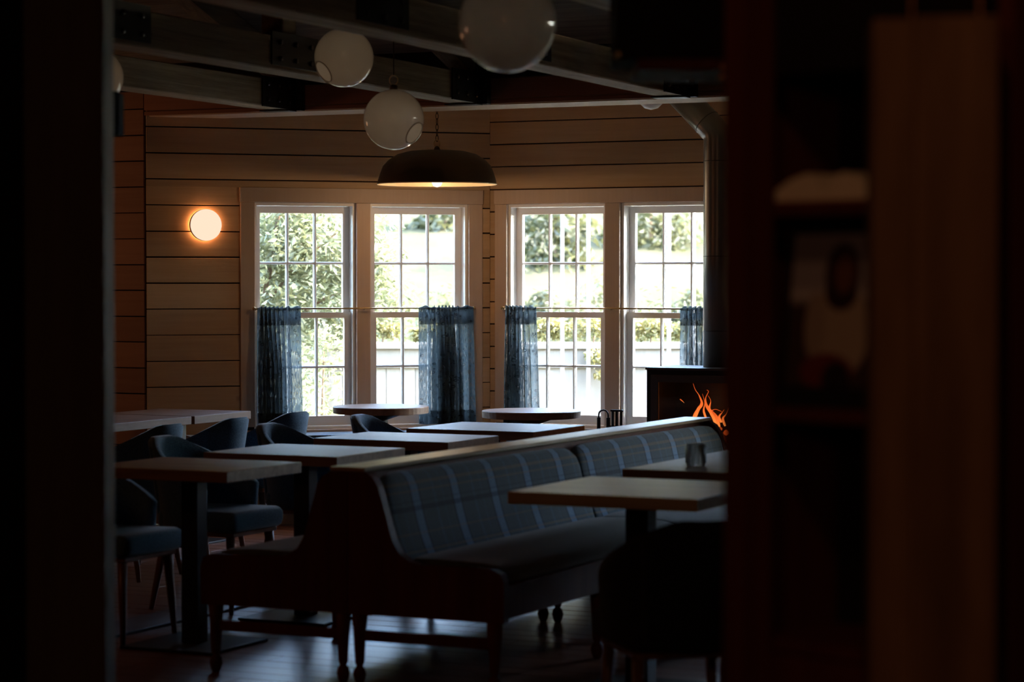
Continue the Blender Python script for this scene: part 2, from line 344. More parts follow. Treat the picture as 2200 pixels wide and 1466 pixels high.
def frame(bm, x0, x1, z0, z1, wl, wr, wb, wt, y0, y1):
    o = [(x0, z0), (x1, z0), (x1, z1), (x0, z1)]; i = [(x0+wl, z0+wb), (x1-wr, z0+wb), (x1-wr, z1-wt), (x0+wl, z1-wt)]
    V = {}
    for nm, pts in (('o', o), ('i', i)):
        for y in (y0, y1): V[nm, y] = [bm.verts.new((a, y, b)) for a, b in pts]
    for k in range(4):
        j = (k+1) % 4
        for y in (y0, y1): bm.faces.new([V['o', y][k], V['o', y][j], V['i', y][j], V['i', y][k]])
        for nm in 'oi': bm.faces.new([V[nm, y0][k], V[nm, y0][j], V[nm, y1][j], V[nm, y1][k]])
    return bm
def boxo(name, x0, x1, y0, y1, z0, z1, mt, parent=None, bev=0, kind=None, seg=1):
    return obj(name, box(bm_(), x0, x1, y0, y1, z0, z1, bev, None, seg), mt, parent, False, kind)

# ------------------------------------------------------------------ room shell
YH = 12.765                                   # front face of the header over the bay
CA = Vector((-8.64, 12.765, 0)); CB = Vector((-7.021, 14.384, 0)); CC = Vector((-5.241, 14.384, 0)); CD = Vector((-3.622, 12.765, 0))
# floor: solid slab plus single planks where the picture shows them
fl = structure('floor')
boxo('subfloor', -11.2, 3.2, -3.2, 14.6, -.14, -.012, 'floor_threshold', fl)
y = 7.3; pw = .135; k = 0
bay = [(CA.x, CA.y), (CD.x, CD.y)]
while y < 14.37:
    x0, x1 = -9.2, -1.6
    if y+pw > YH:
        x0 = CA.x+(y+pw-YH)+.01; x1 = CD.x-(y+pw-YH)-.01
    cuts = [x0]
    xx = x0+random.uniform(1.2, 2.6)
    while xx < x1-.8: cuts.append(xx); xx += random.uniform(2.2, 3.2)
    cuts.append(x1)
    for a, b in zip(cuts, cuts[1:]):
        boxo('floor_plank', a+.001, b-.001, y+.0015, y+pw-.0015, -.02, random.uniform(-.0012, .0), 'floor_wood', fl, .0015)
    y += pw
boxo('floor_field', -11.1, -1.6, -3.1, 7.3, -.02, 0, 'floor_wood', fl); boxo('floor_field', -1.6, 3.1, -3.1, 12.7, -.02, 0, 'floor_wood', fl)
boxo('floor_field', -11.1, -9.2, 7.3, 12.7, -.02, 0, 'floor_wood', fl)
st = structure('trim_1')                       # dark border strip let into the floor, its edge highlight built as steel bead
boxo('border_strip', -6.27, -6.03, 7.4, 10.2, -.005, .010, 'floor_threshold', st, .002)
boxo('edge_bead', -6.03, -6.012, 7.4, 10.2, -.005, .012, 'bolt_steel', st, .002)

# return wall, left of the bay
def board_rows(parent, x0, x1, rows, y0, mt, holes=()):
    out = []
    for za, zb in rows:
        zs = [za]+sorted(h for q in holes for h in q[2:] if za+.012 < h < zb-.012)+[zb]
        for lo, hi in zip(zs, zs[1:]):
            segs = [(x0, x1)]
            for hx0, hx1, hz0, hz1 in holes:
                if lo >= hz1-.013 or hi <= hz0+.013: continue
                segs = [q for a, b in segs for q in ((a, min(b, hx0)), (max(a, hx1), b)) if q[1]-q[0] > .01]
            full = len(zs) == 2
            for a, b in segs: out.append((a, b, lo if lo == za else lo-.001, hi, lo == za, hi == zb))
    for a, b, lo, hi, g0, g1 in out:
        gg = random.uniform(.0024, .0052)
        boxo('board', a, b, y0-.018-random.uniform(0, .003), y0, lo+(gg if g0 else 0), hi-(gg if g1 else 0), mt, parent, .0015)
def rows_from(z0, z1, first, step):
    zs = [first+step*i for i in range(-20, 40)]; zs = [z for z in zs if z0 < z < z1]; zs = [z0]+zs+[z1]
    return [(a, b) for a, b in zip(zs, zs[1:]) if b-a > .012]
wr = structure('wall_return')
boxo('wall_core', -11.1, CA.x-.004, YH, YH+.16, 0, 3.0, 'outer_dark', wr)
board_rows(wr, -9.6, CA.x-.003, rows_from(0, 2.86, 2.2875, .1628), YH, 'shaded_board')
hd = structure('wall_header')
bm = bm_(); prism(bm, [(CA.x+.002, YH), (CD.x-.002, YH), (CD.x-.342, YH+.34), (CA.x+.342, YH+.34)], 2.565, 2.744, 'z'); obj('header_beam', bm, 'header_wood', hd)
board_rows(hd, CA.x+.002, CD.x, [(2.5675, 2.60), (2.60, 2.72)], YH, 'fascia_board')
boxo('wall_above', CA.x+.002, CD.x-.002, YH, YH+.15, 2.746, 2.95, 'outer_dark', hd)
boxo('top_plate', -9.6, -2.2, YH-.075, YH-.02, 2.722, 2.90, 'soffit_dark', hd)  # wall plate in near-black, the shade under the ceiling put into its colour

def bay_wall(name, origin, rotz, length, holes, top=2.74):
    w = structure(name, origin, rotz)
    x = 0; segs = []
    hs = sorted(holes)
    zt = top
    def core(a, b, c, d):
        boxo('wall_core', a, b, 0, .16, c, d, 'outer_dark', w)
    for (a, b, c, d) in hs:
        core(x, a, 0, zt); core(a, b, 0, c); core(a, b, d, zt); x = b
    core(x, length, 0, zt)
    return w
hA = [(.693, 1.367, .575, 2.037), (1.460, 2.134, .575, 2.037)]
hB = [(.133, .836, .575, 2.037), (.94, 1.643, .575, 2.037)]
LA = (CB-CA).length; LB = CC.x-CB.x
wA = bay_wall('wall_bay_left', CA, pi/4, LA, hA)
wB = bay_wall('wall_bay_back', CB, 0, LB, hB)
wD = bay_wall('wall_bay_right', CC, -pi/4, (CD-CC).length, [])
LF = 3.1-CD.x-.004
hF = [(.55, 1.02, .575, 2.037)]
wf = bay_wall('wall_front_right', Vector((CD.x+.004, YH, 0)), 0, LF, hF, top=2.72)
board_rows(wf, 0, LF-.1, rows_from(0, 2.72, 2.2875, .1628), 0, 'shaded_board', [(.455, 1.115, .5, 2.132)])
board_rows(wA, 0, LA-.008, rows_from(0, 2.735, 2.3403, .1642), 0, 'painted_board', [(.598, 2.229, .5, 2.132)])
board_rows(wB, .008, LB-.008, rows_from(0, 2.735, 2.4310, .1478), 0, 'painted_board', [(.046, 1.732, .5, 2.132)])
board_rows(wD, .008, (CD-CC).length-.02, rows_from(0, 2.735, 2.4310, .1478), 0, 'painted_board')
cl_ = structure('ceiling')
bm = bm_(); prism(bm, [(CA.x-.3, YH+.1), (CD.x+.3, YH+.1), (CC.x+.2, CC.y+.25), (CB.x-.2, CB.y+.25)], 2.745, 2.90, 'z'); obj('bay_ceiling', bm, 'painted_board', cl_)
# sloping plank ceiling over the main room, rising from the header
sl = .32; CZ = 2.86
ang = math.atan(sl)
yy = YH-.01; k = 0
while yy > 7.2:
    w_ = random.uniform(.195, .24)
    y1 = yy-w_
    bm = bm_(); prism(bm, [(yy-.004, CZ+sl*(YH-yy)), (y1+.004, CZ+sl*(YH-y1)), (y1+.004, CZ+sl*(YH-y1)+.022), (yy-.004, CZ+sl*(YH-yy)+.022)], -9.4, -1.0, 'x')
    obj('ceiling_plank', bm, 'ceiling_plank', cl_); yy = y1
bm = bm_(); prism(bm, [(YH+.2, CZ+.025-.064), (5.2, CZ+sl*(YH-5.2)+.025), (5.2, CZ+sl*(YH-5.2)+.2), (YH+.2, CZ+.2)], -11.2, 3.2, 'x'); obj('roof_deck', bm, 'outer_dark', cl_)
boxo('roof_deck', -11.2, 3.2, -3.2, 5.2, 5.28, 5.45, 'outer_dark', cl_)
wl_ = structure('wall_left'); boxo('wall_core', -11.2, -11.05, -3.2, 12.9, 0, 5.4, 'outer_dark', wl_)
ww = structure('wall_right'); boxo('wall_core', 3.05, 3.2, -3.2, 12.9, 0, 5.4, 'outer_dark', ww)
wk = structure('wall_entry'); boxo('wall_core', -11.2, 3.2, -3.2, -3.05, 0, 5.4, 'outer_dark', wk)
bb = structure('baseboard_bay')
for w_, ln in ((CA, LA), ):
    o = boxo('baseboard', 0.01, ln-.03, -.032, -.0215, 0, .12, 'trim_paint', bb, .002); o.location = w_; o.rotation_euler = (0, 0, pi/4)

# ------------------------------------------------------------------ windows
def build_trim(name, origin, rotz, cx):
    t = structure(name, origin, rotz)
    (a0, a1, m0, m1, b0, b1) = cx
    boxo('side_casing', a0, a1, -.030, -.002, .60, 2.036, 'trim_paint', t, .002)
    boxo('side_casing', b0, b1, -.030, -.002, .60, 2.036, 'trim_paint', t, .002)
    if m0: boxo('mullion_casing', m0, m1, -.030, .15, .60, 2.036, 'trim_paint', t, .002)
    boxo('head_casing', a0-.004, b1+.004, -.034, -.002, 2.037, 2.130, 'trim_paint', t, .002)
    boxo('sill_board', a0-.02, b1+.02, -.055, .05, .553, .577, 'trim_paint', t, .004)
    boxo('apron', a0, b1, -.028, -.002, .47, .552, 'trim_paint', t, .002)
    return t
build_trim('trim_2', CA, pi/4, (.600, .693, 1.368, 1.459, 2.134, 2.227))
build_trim('trim_5', Vector((CD.x+.004, YH, 0)), 0, (.457, .55, None, None, 1.02, 1.113))
build_trim('trim_3', CB, 0, (.048, .133, .837, .939, 1.643, 1.730))
def sash(parent, name, x0, x1, z0, z1, y0, wb, wt):
    s = obj(name, frame(bm_(), x0, x1, z0, z1, .042, .042, wb, wt, y0, y0+.035), 'white_paint', parent)
    ix0, ix1, iz0, iz1 = x0+.042, x1-.042, z0+wb, z1-wt
    cw = (ix1-ix0)/3; rh = (iz1-iz0)/2
    for k in (1, 2):
        c = ix0+cw*k; bm = bm_(); prism(bm, [(c-.0035, y0+.002), (c+.0035, y0+.002), (c+.0095, y0+.014), (c+.0095, y0+.030), (c-.0095, y0+.030), (c-.0095, y0+.014)], iz0, iz1, 'z'); obj('muntin', bm, 'white_paint', s)
    c = iz0+rh; bm = bm_(); prism(bm, [(y0+.003, c-.0035), (y0+.003, c+.0035), (y0+.0145, c+.009), (y0+.029, c+.009), (y0+.029, c-.009), (y0+.0145, c-.009)], ix0, ix1, 'x'); obj('muntin', bm, 'white_paint', s)
    for i in range(3):
        for j in range(2):
            boxo('pane', ix0+cw*i+.004, ix0+cw*(i+1)-.004, y0+.015, y0+.018, iz0+rh*j+.004, iz0+rh*(j+1)-.004, 'window_glass', s)
def window(name, origin, rotz, x0, x1, jambmat):
    w = structure(name, origin, rotz)
    obj('jamb_frame', frame(bm_(), x0+.0005, x1-.0005, .578, 2.036, .018, .018, .016, .018, .0, .157), jambmat, w)
    sash(w, 'upper_sash', x0+.019, x1-.019, 1.292, 2.016, .088, .034, .045)
    sash(w, 'lower_sash', x0+.019, x1-.019, .596, 1.330, .050, .062, .036)
    return w
window('window_1', CA, pi/4, hA[0][0], hA[0][1], 'white_paint')
window('window_2', CA, pi/4, hA[1][0], hA[1][1], 'white_paint')
window('window_3', CB, 0, hB[0][0], hB[0][1], 'white_paint')
window('window_4', CB, 0, hB[1][0], hB[1][1], 'white_paint')
window('window_5', Vector((CD.x+.004, YH, 0)), 0, hF[0][0], hF[0][1], 'white_paint')

# rods and cafe curtains
def rod(label, origin, rotz, xa, xb, xm):
    r = thing('curtain_rod', label, 'curtain rod', origin, rotz)
    obj('rod', tube(bm_(), [(xa, -.055, 1.356), (xb, -.055, 1.356)], .0055, 8), 'brass', r, True)
    for x in (xa+.012, xm, xb-.012):
        bm = bm_(); tube(bm, [(x, -.028, 1.35), (x, -.050, 1.35), (x, -.056, 1.362)], .005, 6); obj('bracket', bm, 'brass', r)
    for x in (xa, xb):
        bm = bm_(); lathe(bm, [(0, -.014), (.009, -.008), (.011, 0), (.009, .008), (0, .014)], 10, (x, -.055, 1.356)); obj('finial', bm, 'brass', r, True)
rod('thin brass curtain rod across the left pair of windows', CA, pi/4, .680, 2.160, 1.413)
rod('thin brass curtain rod across the right pair of windows by the stove', CB, 0, .115, 1.66, .888)
def curtain(label, origin, rotz, xa, xb, xb_bot, pleats, seed, dens, z0=.60):
    rnd = random.Random(seed)
    c = thing('cafe_curtain', label, 'curtain', origin, rotz, 'blue cafe curtains')
    nx = pleats*14; nz = 26; zt = 1.368
    ph = [rnd.uniform(0, 6.28) for _ in range(4)]; am = [rnd.uniform(.55, 1.25) for _ in range(pleats+3)]
    # cloth parameter t -> place along the rod: folds bunch where dens is high
    cum = [0]; m_ = len(dens)
    for k in range(200):
        u = (k+.5)/200*(m_-1); i0 = min(m_-2, int(u)); cum.append(cum[-1]+dens[i0]+(dens[i0+1]-dens[i0])*(u-i0))
    cum = [c_/cum[-1] for c_ in cum]
    def place(t):
        for k in range(200):
            if cum[k+1] >= t: return (k+(t-cum[k])/max(1e-9, cum[k+1]-cum[k]))/200
        return 1
    def pt(i, j):
        t = i/nx; v = j/nz; u = place(t)
        e = .002; slope = (place(min(1, t+e))-place(max(0, t-e)))/(min(1, t+e)-max(0, t-e))
        x = (xa+(xb-xa)*u)*(1-v)+(xa+(xb_bot-xa)*u)*v
        tight = min(1.5, 1/max(.3, slope))
        a = am[int(t*pleats)]*(.010+.017*min(1, v*2.2))*tight
        P = 2*pi*t*pleats
        wv = sin(P+ph[0]+.6*sin(3*t+ph[1])+.6*v*sin(4*t+ph[2]))
        x += (.006+.013*min(1, v*2))*cos(P+ph[0]+.5)*tight
        x = max(xa-.004, min(max(xb, xb_bot)+.004, x))
        z = zt-(zt-z0)*v+(.007*sin(P+ph[1]) if j == 0 else 0)-(.004*sin(P*.5+ph[3]) if j == nz else 0)
        return (x, -.064+a*wv*.8-.014*v, z), (t*pleats*.09, -v*(zt-z0))
    def sheet(j0, j1, off, mt, name):
        bm = bm_(); uvl = bm.loops.layers.uv.new('UVMap'); G = {}
        for i in range(nx+1):
            for j in range(j0, j1+1):
                p, q = pt(i, j); G[i, j] = (bm.verts.new((p[0], p[1]+off, p[2])), q)
        for i in range(nx):
            for j in range(j0, j1):
                ks = [(i, j), (i+1, j), (i+1, j+1), (i, j+1)]
                f = bm.faces.new([G[k][0] for k in ks])
                for lp, k in zip(f.loops, ks): lp[uvl].uv = G[k][1]
        o = obj(name, bm, mt, c, True); return o
    sheet(0, nz, 0, 'curtain_cloth', 'cloth')
    sheet(0, 4, -.004, 'curtain_cloth', 'header_band'); sheet(nz-3, nz, -.004, 'curtain_cloth', 'hem')
    return c
curtain('darkest blue cafe curtain, at the left end of the left windows', CA, pi/4, .705, .985, 1.0, 8, 3, (1.4, 1.5, 1.2, .7, .35))
curtain('widest blue cafe curtain, spread at the right end of the left windows', CA, pi/4, 1.775, 2.15, 2.165, 9, 5, (.35, .5, 1.6, 1.5, .45, .4))
curtain('narrow blue cafe curtain at the left end of the right windows', CB, 0, .145, .365, .40, 7, 8, (1.4, 1.4, 1.0, .5))
curtain('pale blue cafe curtain beside the stove pipe', CB, 0, 1.375, 1.62, 1.63, 6, 13, (.4, 1.2, 1.1, .7, .6))

# ------------------------------------------------------------------ garden outside
gr = bm_(); nx, ny = 40, 44
def gz(X, Y):
    d = max(0, Y-23); return -.16+d*.27+.25*sin(X*.35+1)*min(1, d/8)+.18*sin(Y*.5+X*.2)*min(1, d/8)
vv = [[gr.verts.new(view(-34+68*i/nx, 15+70*(j/ny)**1.3, gz(-34+68*i/nx, 15+70*(j/ny)**1.3))) for j in range(ny+1)] for i in range(nx+1)]
for i in range(nx):
    for j in range(ny): gr.faces.new([vv[i][j], vv[i+1][j], vv[i+1][j+1], vv[i][j+1]])
g_ = obj('ground', gr, 'meadow', None, True, 'structure')
bk = structure('ground_far'); boxo('earth', -90, 90, -90, 120, -3.2, -3.0, 'meadow', bk)

def leaves(blobs, n, ll, lw, rnd):
    vs = []; fs = []
    tot = sum(b[3]**2 for b in blobs)
    for (cx, cy, cz, r) in blobs:
        for _ in range(int(n*r*r/tot)):
            d = Vector((rnd.gauss(0, 1), rnd.gauss(0, 1), rnd.gauss(0, 1))).normalized()*r*(rnd.random()**.45)
            p = Vector((cx, cy, cz))+Vector((d.x, d.y, d.z*.8))
            a = Vector((rnd.uniform(-1, 1), rnd.uniform(-1, 1), rnd.uniform(-.9, .3))).normalized()
            b = a.cross(Vector((rnd.uniform(-1, 1), rnd.uniform(-1, 1), rnd.uniform(-1, 1)))).normalized(); c = a.cross(b)
            s = rnd.uniform(.7, 1.25); k = len(vs)
            vs += [p, p+a*ll*.45*s+b*lw*.5*s+c*lw*.2*s, p+a*ll*s, p+a*ll*.45*s-b*lw*.5*s+c*lw*.2*s, ]
            fs += [(k, k+1, k+2), (k, k+2, k+3)]
    me = bpy.data.meshes.new('foliage'); me.from_pydata(vs, [], fs); return me
def plant(name, label, cat, base, blobs, n, ll, lw, mt, branches=(), seed=1, group=None, wood_='bark'):
    t = thing(name, label, cat, base, TH, group); rnd = random.Random(seed)
    me = leaves(blobs, n, ll, lw, rnd); me.materials.append(MATS[mt]); o = obj('foliage', me, mt, t); o['kind'] = 'stuff'
    for i, (pts, r0, r1) in enumerate(branches):
        m_ = len(pts); obj('trunk' if i == 0 else 'branch', tube(bm_(), pts, 0, 7, False, [r0+(r1-r0)*k/(m_-1) for k in range(m_)]), wood_, t, True)
    return t
def vp(px, D): return view((px-1100)/FPX*D, D, 0)
b = vp(520, 18.2); b.z = gz(0, 18.2)
plant('leafy_tree', 'light green tree with pale leaves close outside the left windows', 'tree', b,
      [(.25, .1, 1.95, .38), (.55, 0, 2.05, .40), (.75, .1, 1.75, .34), (.2, 0, 1.55, .36), (.5, .1, 1.45, .36), (1.0, 0, 1.85, .26), (1.15, .1, 1.55, .22), (.0, .2, 1.9, .4), (.35, .1, 2.35, .4), (.95, .1, 2.15, .25), (.8, .1, 1.35, .22), (-.1, 0, 1.2, .3)], 7000, .078, .03, 'leaf_green',
      [([(.02, .1, 0), (.05, .1, .7), (.12, .08, 1.3), (.22, .1, 1.9), (.3, .1, 2.4)], .045, .012), ([(.08, .1, 1.0), (.3, .05, 1.35), (.6, .05, 1.55), (1.0, .05, 1.7)], .022, .006), ([(.15, .1, 1.5), (.4, .1, 1.8), (.7, .1, 2.05)], .018, .006), ([(.1, .1, 1.2), (-.1, 0, 1.6), (-.15, .1, 2.0)], .018, .006)], 3)
b = vp(690, 17.2); b.z = gz(0, 17.2)
plant('shrub', 'bushy pale green shrub outside the lower left window', 'shrub', b, [(0, 0, .75, .28), (.02, 0, 1.1, .24), (-.08, 0, .45, .26), (.1, 0, .5, .2), (.05, 0, 1.3, .15)], 1500, .05, .022, 'leaf_green', [([(0, 0, 0), (0, 0, .6), (.02, 0, 1.2)], .015, .006)], 5)
# planter fence: posts, cap, rail, boards
FD = 19.6; fx0, fx1 = -1.62, 2.1
fence = thing('planter_fence', 'cream painted board planter fence across the garden outside the windows', 'fence', view(0, FD, 0), TH)
zc = 1.545-(738-600)/FPX*FD; z0f = -.16
boxo('cap_rail', fx0, fx1, -.05, .35, zc-.045, zc, 'fence_paint', fence, .004)
boxo('top_rail', fx0+.01, fx1-.01, -.022, .0, zc-.20, zc-.046, 'fence_paint', fence, .003)
boxo('base_rail', fx0+.01, fx1-.01, -.022, .0, z0f, z0f+.16, 'fence_paint', fence, .003)
x = fx0+.01
while x < fx1-.02:
    w_ = min(.118, fx1-.01-x); boxo('fence_board', x+.002, x+w_-.002, .001, .020, z0f+.05, zc-.047, 'fence_paint', fence, .002); x += .118
boxo('planter_back', fx0, fx1, .30, .33, z0f, zc-.046, 'fence_paint', fence)
boxo('planter_soil', fx0+.02, fx1-.02, .021, .299, z0f, zc-.08, 'bark', fence)
for x in (fx0+.05, -.35, .92, fx1-.05): boxo('fence_post', x-.05, x+.05, -.045, -.023, z0f, zc-.046, 'fence_paint', fence, .003)
fw = [(822, .42, .16, 'yellow-green flowering plant in the planter seen through the second window'),
      (925, .3, .12, 'small green plant behind the widest curtain in the fence planter'),
      (1180, .30, .17, 'yellow flowering plant in the planter seen through the third window'),
      (1275, .34, .20, 'white-flecked flowering plant trailing over the planter in the third window'),
      (1398, .40, .18, 'golden flowering plant in the planter beside the stove, fourth window'),
      (1487, .3, .16, 'yellow flowering plant behind the pale curtain beside the stove pipe')]
for i, (px, wd, hh, lb) in enumerate(fw):
    b = view((px-1100)/FPX*(FD+.15), FD+.15, zc-.082)
    bl = [(-.09, 0, .10+hh*.5, hh*.65), (.08, .02, .12+hh*.45, hh*.6), (0, -.02, .1+hh*.8, hh*.55)]
    if i == 3: bl += [(.02, -.24, -.02, .10), (.06, -.25, -.16, .07)]
    plant('flowering_plant', lb, 'plant', b, bl, 900, .04, .024, 'leaf_flower', [([(0, 0, 0), (0, 0, .1), (.01, 0, .2)], .008, .004)], 20+i, 'plants in the fence planter')
far = [(1190, 29, .9, 'green tree on the far slope seen in the left panes of the third window'), (1262, 33, 1.2, 'broad dark green tree farther up the slope, right panes of the third window'),
       (1395, 30, 1.0, 'green tree on the slope seen in the left panes of the fourth window'), (1495, 33, .8, 'dark tree on the slope close to the stove pipe'),
       (955, 31, .8, 'olive bush on the hillside seen in the right panes of the second window'), (1130, 38, 1.5, 'pale tree high on the slope behind the left edge of the third window')]
mead = [(846, 23.5, 'pale shrub in the meadow, left panes of the second window'), (955, 25, 'low pale shrub in the meadow, right panes of the second window'),
        (1160, 26.8, 'pale shrub in the meadow, left panes of the third window'), (1280, 25.5, 'low pale shrub in the meadow, right panes of the third window'),
        (1385, 22.9, 'pale shrub in the meadow, left panes of the fourth window'), (1480, 26.5, 'low pale shrub in the meadow beside the stove pipe')]
for i, (px, D, lb) in enumerate(mead):
    X = (px-1100)/FPX*D; b = view(X, D, gz(X, D)-.05)
    zt_ = 1.545+(600-(590+14*(i % 3)))/FPX*D-b.z
    plant('meadow_shrub', lb, 'shrub', b, [(0, 0, zt_*.5, zt_*.45), (.28, 0, zt_*.4, zt_*.36), (-.26, .05, zt_*.42, zt_*.38), (.05, 0, zt_*.85, zt_*.22)], 1100, .085, .03, 'leaf_far', [([(0, 0, 0), (.01, 0, zt_*.4), (0, 0, zt_*.8)], .02, .008)], 70+i, 'shrubs in the meadow')
for i, (px, D, s, lb) in enumerate(far):
    X = (px-1100)/FPX*D; b = view(X, D, gz(X, D)-.1)
    zb_ = 1.545+(600-545)/FPX*D-b.z
    plant('hillside_tree', lb, 'tree', b, [(0, 0, zb_*.5, .5*s), (.3*s, 0, zb_*.4, .4*s), (-.4*s, 0, zb_*.4, .4*s), (0, 0, zb_+.45*s, .5*s), (.35*s, 0, zb_+.30*s, .32*s), (-.35*s, .1, zb_+.35*s, .34*s), (.1*s, 0, zb_+.9*s, .45*s), (-.2*s, 0, zb_+1.1*s, .4*s)], 1500, .13, .07, 'leaf_far', [([(0, 0, 0), (.03, 0, zb_*.6), (0, 0, zb_+.6*s)], .05, .02)], 40+i, 'trees on the far slope')
for i, (px, lb) in enumerate([(1208, 'slim white bar for a pale streak reflected in the left panes of the third window'), (1264, 'slim white bar for a pale streak reflected in the middle panes of the third window'),
                              (1437, 'slim white bar for a pale streak reflected in the left panes of the fourth window'), (1490, 'slim white bar for a pale streak reflected close to the stove pipe')]):
    b = view((px-1100)/FPX*17.6, 17.6, -.16); o = boxo('streak_bar', -.014, .014, -.014, .014, 0, 2.9, 'streak_white', None, .003); o.location = b; o.rotation_euler = (0, 0, TH); tag(o, lb, 'post', 'white bars for window streaks')  # slim bars added outside for the pale streaks reflected in the panes

# ------------------------------------------------------------------ roof trusses
trs = [(-7.60, 'leftmost timber truss, nearest the return wall'), (-6.345, 'second timber truss from the left, ending above the brass dome pendant'), (-5.05, 'third timber truss from the left, behind the large blurred glass globe'), (-3.77, 'rightmost timber truss, cut off by the dark overhead shelf')]
def truss(xe, label):
    t = thing('roof_truss', label, 'truss', (xe, YH-.03, 0), radians(2.6), 'timber roof trusses'); Ln = 7.2
    hw = .085; z0, z1 = 2.570, 2.735
    bm = box(bm_(), -hw, hw, -Ln, -.06, z0, z1, .006); obj('bottom_chord', bm, 'beam_timber', t)
    # rafter just under the planks
    rt = lambda yl: CZ+sl*(.03-yl)-.006
    bm = bm_(); prism(bm, [(-.06, rt(-.06)-.15), (-.06, rt(-.06)), (-Ln, rt(-Ln)), (-Ln, rt(-Ln)-.15)], -.06, .06, 'x'); obj('rafter', bm, 'brace_timber', t)
    for yc in (-2.35, -3.95):
        boxo('web_post', -.06, .06, yc-.07, yc+.07, z1+.001, rt(yc)-.155, 'brace_timber', t, .004)
        pl = boxo('steel_plate', hw+.001, hw+.009, yc-.24, yc+.24, z0+.02, z1+.02, 'black_steel', t, .001)
        for dy in (-.16, 0, .16):
            for zz in (z0+.055, z1-.03):
                o = obj('bolt', lathe(bm_(), [(.012, 0), (.012, .010), (.006, .013)], 6), 'bolt_steel', pl); o.location = (hw+.009, yc+dy, zz); o.rotation_euler = (0, pi/2, 0)
    pl = boxo('hanger_plate', hw+.001, hw+.010, -.46, -.055, z0-.004, z1+.012, 'black_steel', t, .001)
    for dy in (-.40, -.27, -.14):
        for zz in (z0+.04, z1-.035):
            o = obj('bolt', lathe(bm_(), [(.013, 0), (.013, .010), (.006, .014)], 6), 'bolt_steel', pl); o.location = (hw+.010, dy, zz); o.rotation_euler = (0, pi/2, 0)
    boxo('hanger_strap', -hw-.01, hw+.02, -.16, -.058, z0-.012, z0-.004, 'black_steel', t, .001)
    boxo('hanger_seat', -.10, .13, -.055, .002, z0-.004, 2.80, 'black_iron', t, .002)
    return t
for xe, lb in trs: truss(xe, lb)

# ------------------------------------------------------------------ lamps
def ring_pts(c, r, axis, n=14):
    c = Vector(c)
    return [c+(Vector((cos(2*pi*i/n), 0, sin(2*pi*i/n))) if axis == 'y' else Vector((0, cos(2*pi*i/n), sin(2*pi*i/n))))*r for i in range(n)]
def globe(c, label, hole, ceil):
    t = thing('globe_pendant', label, 'pendant lamp', c, 0, 'glass globe pendants'); R = .15
    n = Vector(hole).normalized(); q = n.to_track_quat('Z', 'Y').to_matrix().to_4x4()
    a0 = radians(23); prof = [(R*sin(a0+(pi-a0)*i/22), R*cos(a0+(pi-a0)*i/22)) for i in range(22)]+[(0, -R)]
    bm = bm_(); lathe(bm, prof, 40, (0, 0, 0), -1e-9); bmesh.ops.transform(bm, matrix=q, verts=bm.verts)
    gb = obj('glass_globe', bm, 'globe_glass', t, True)
    bm = bm_(); rr = R*sin(a0); zz = R*cos(a0); pts = [(rr*cos(2*pi*i/36), rr*sin(2*pi*i/36), zz) for i in range(36)]; tube(bm, pts, .0035, 6, True); bmesh.ops.transform(bm, matrix=q, verts=bm.verts)
    obj('rim', bm, 'globe_glass', gb, True)
    bm = bm_(); lathe(bm, [(0, zz+.0005), (rr*.5, zz), (rr*.97, zz-.001)], 36, (0, 0, 0), -1e-9); bmesh.ops.transform(bm, matrix=q, verts=bm.verts); obj('end_disc', bm, 'disc_glass', gb, True, label='flat pale disc closing the opening')
    bm = bm_(); lathe(bm, [(0, .146), (.020, .147), (.020, .165), (.012, .172), (0, .172)], 16); obj('cap', bm, 'brass_dark', t, True)
    obj('ring', tube(bm_(), ring_pts((0, 0, .195), .024, 'y'), .0028, 6, True), 'brass', t, True)
    obj('cord', tube(bm_(), [(0, 0, .219), (0, 0, ceil-c[2]-.30)], .0035, 6), 'brass_dark', t)
    bm = bm_(); lathe(bm, [(.008, 0), (.010, .02), (.010, .28), (.03, .295), (.03, .31)], 12, (0, 0, ceil-c[2]-.31)); obj('stem', bm, 'brass_dark', t, True)
    bm = bm_(); lathe(bm, [(0, .015), (.018, .03), (.022, .055), (.016, .09), (.013, .145)], 14); obj('bulb', bm, 'tin_white', t, True)
    light('globe_fill', 'POINT', c, .0042 if label[:5] != 'large' else .0006, (1, .72, .46), shadow_soft_size=.03)  # dim light added inside each globe to lift its pale glass
    return t
def czy(y): return CZ+sl*(YH-y)-.002
rt_ = Vector((cos(TH), sin(TH), 0)); tw = Vector((sin(TH), -cos(TH), 0)); up = Vector((0, 0, 1))
def hdir(r, u, t): return rt_*r+up*u+tw*t
for px, py, D, lb, h in [(739, 124, 12.2, 'glass globe pendant with its round opening turned to the lower left', hdir(-.66, -.51, .42)),
                         (846, 257, 12.0, 'glass globe pendant hanging just above the brass dome, opening at lower right', hdir(.71, -.48, .40)),
                         (1090, 50, 7.43, 'large blurred glass globe nearest the camera, at the top of the photo', hdir(.1, -.2, -1)),
                         (203, 166, 12.5, 'glass globe pendant half hidden behind the left post', hdir(-.8, .1, -.6))]:
    p = dep(px, py, D); globe(p, lb, h, czy(p.y))
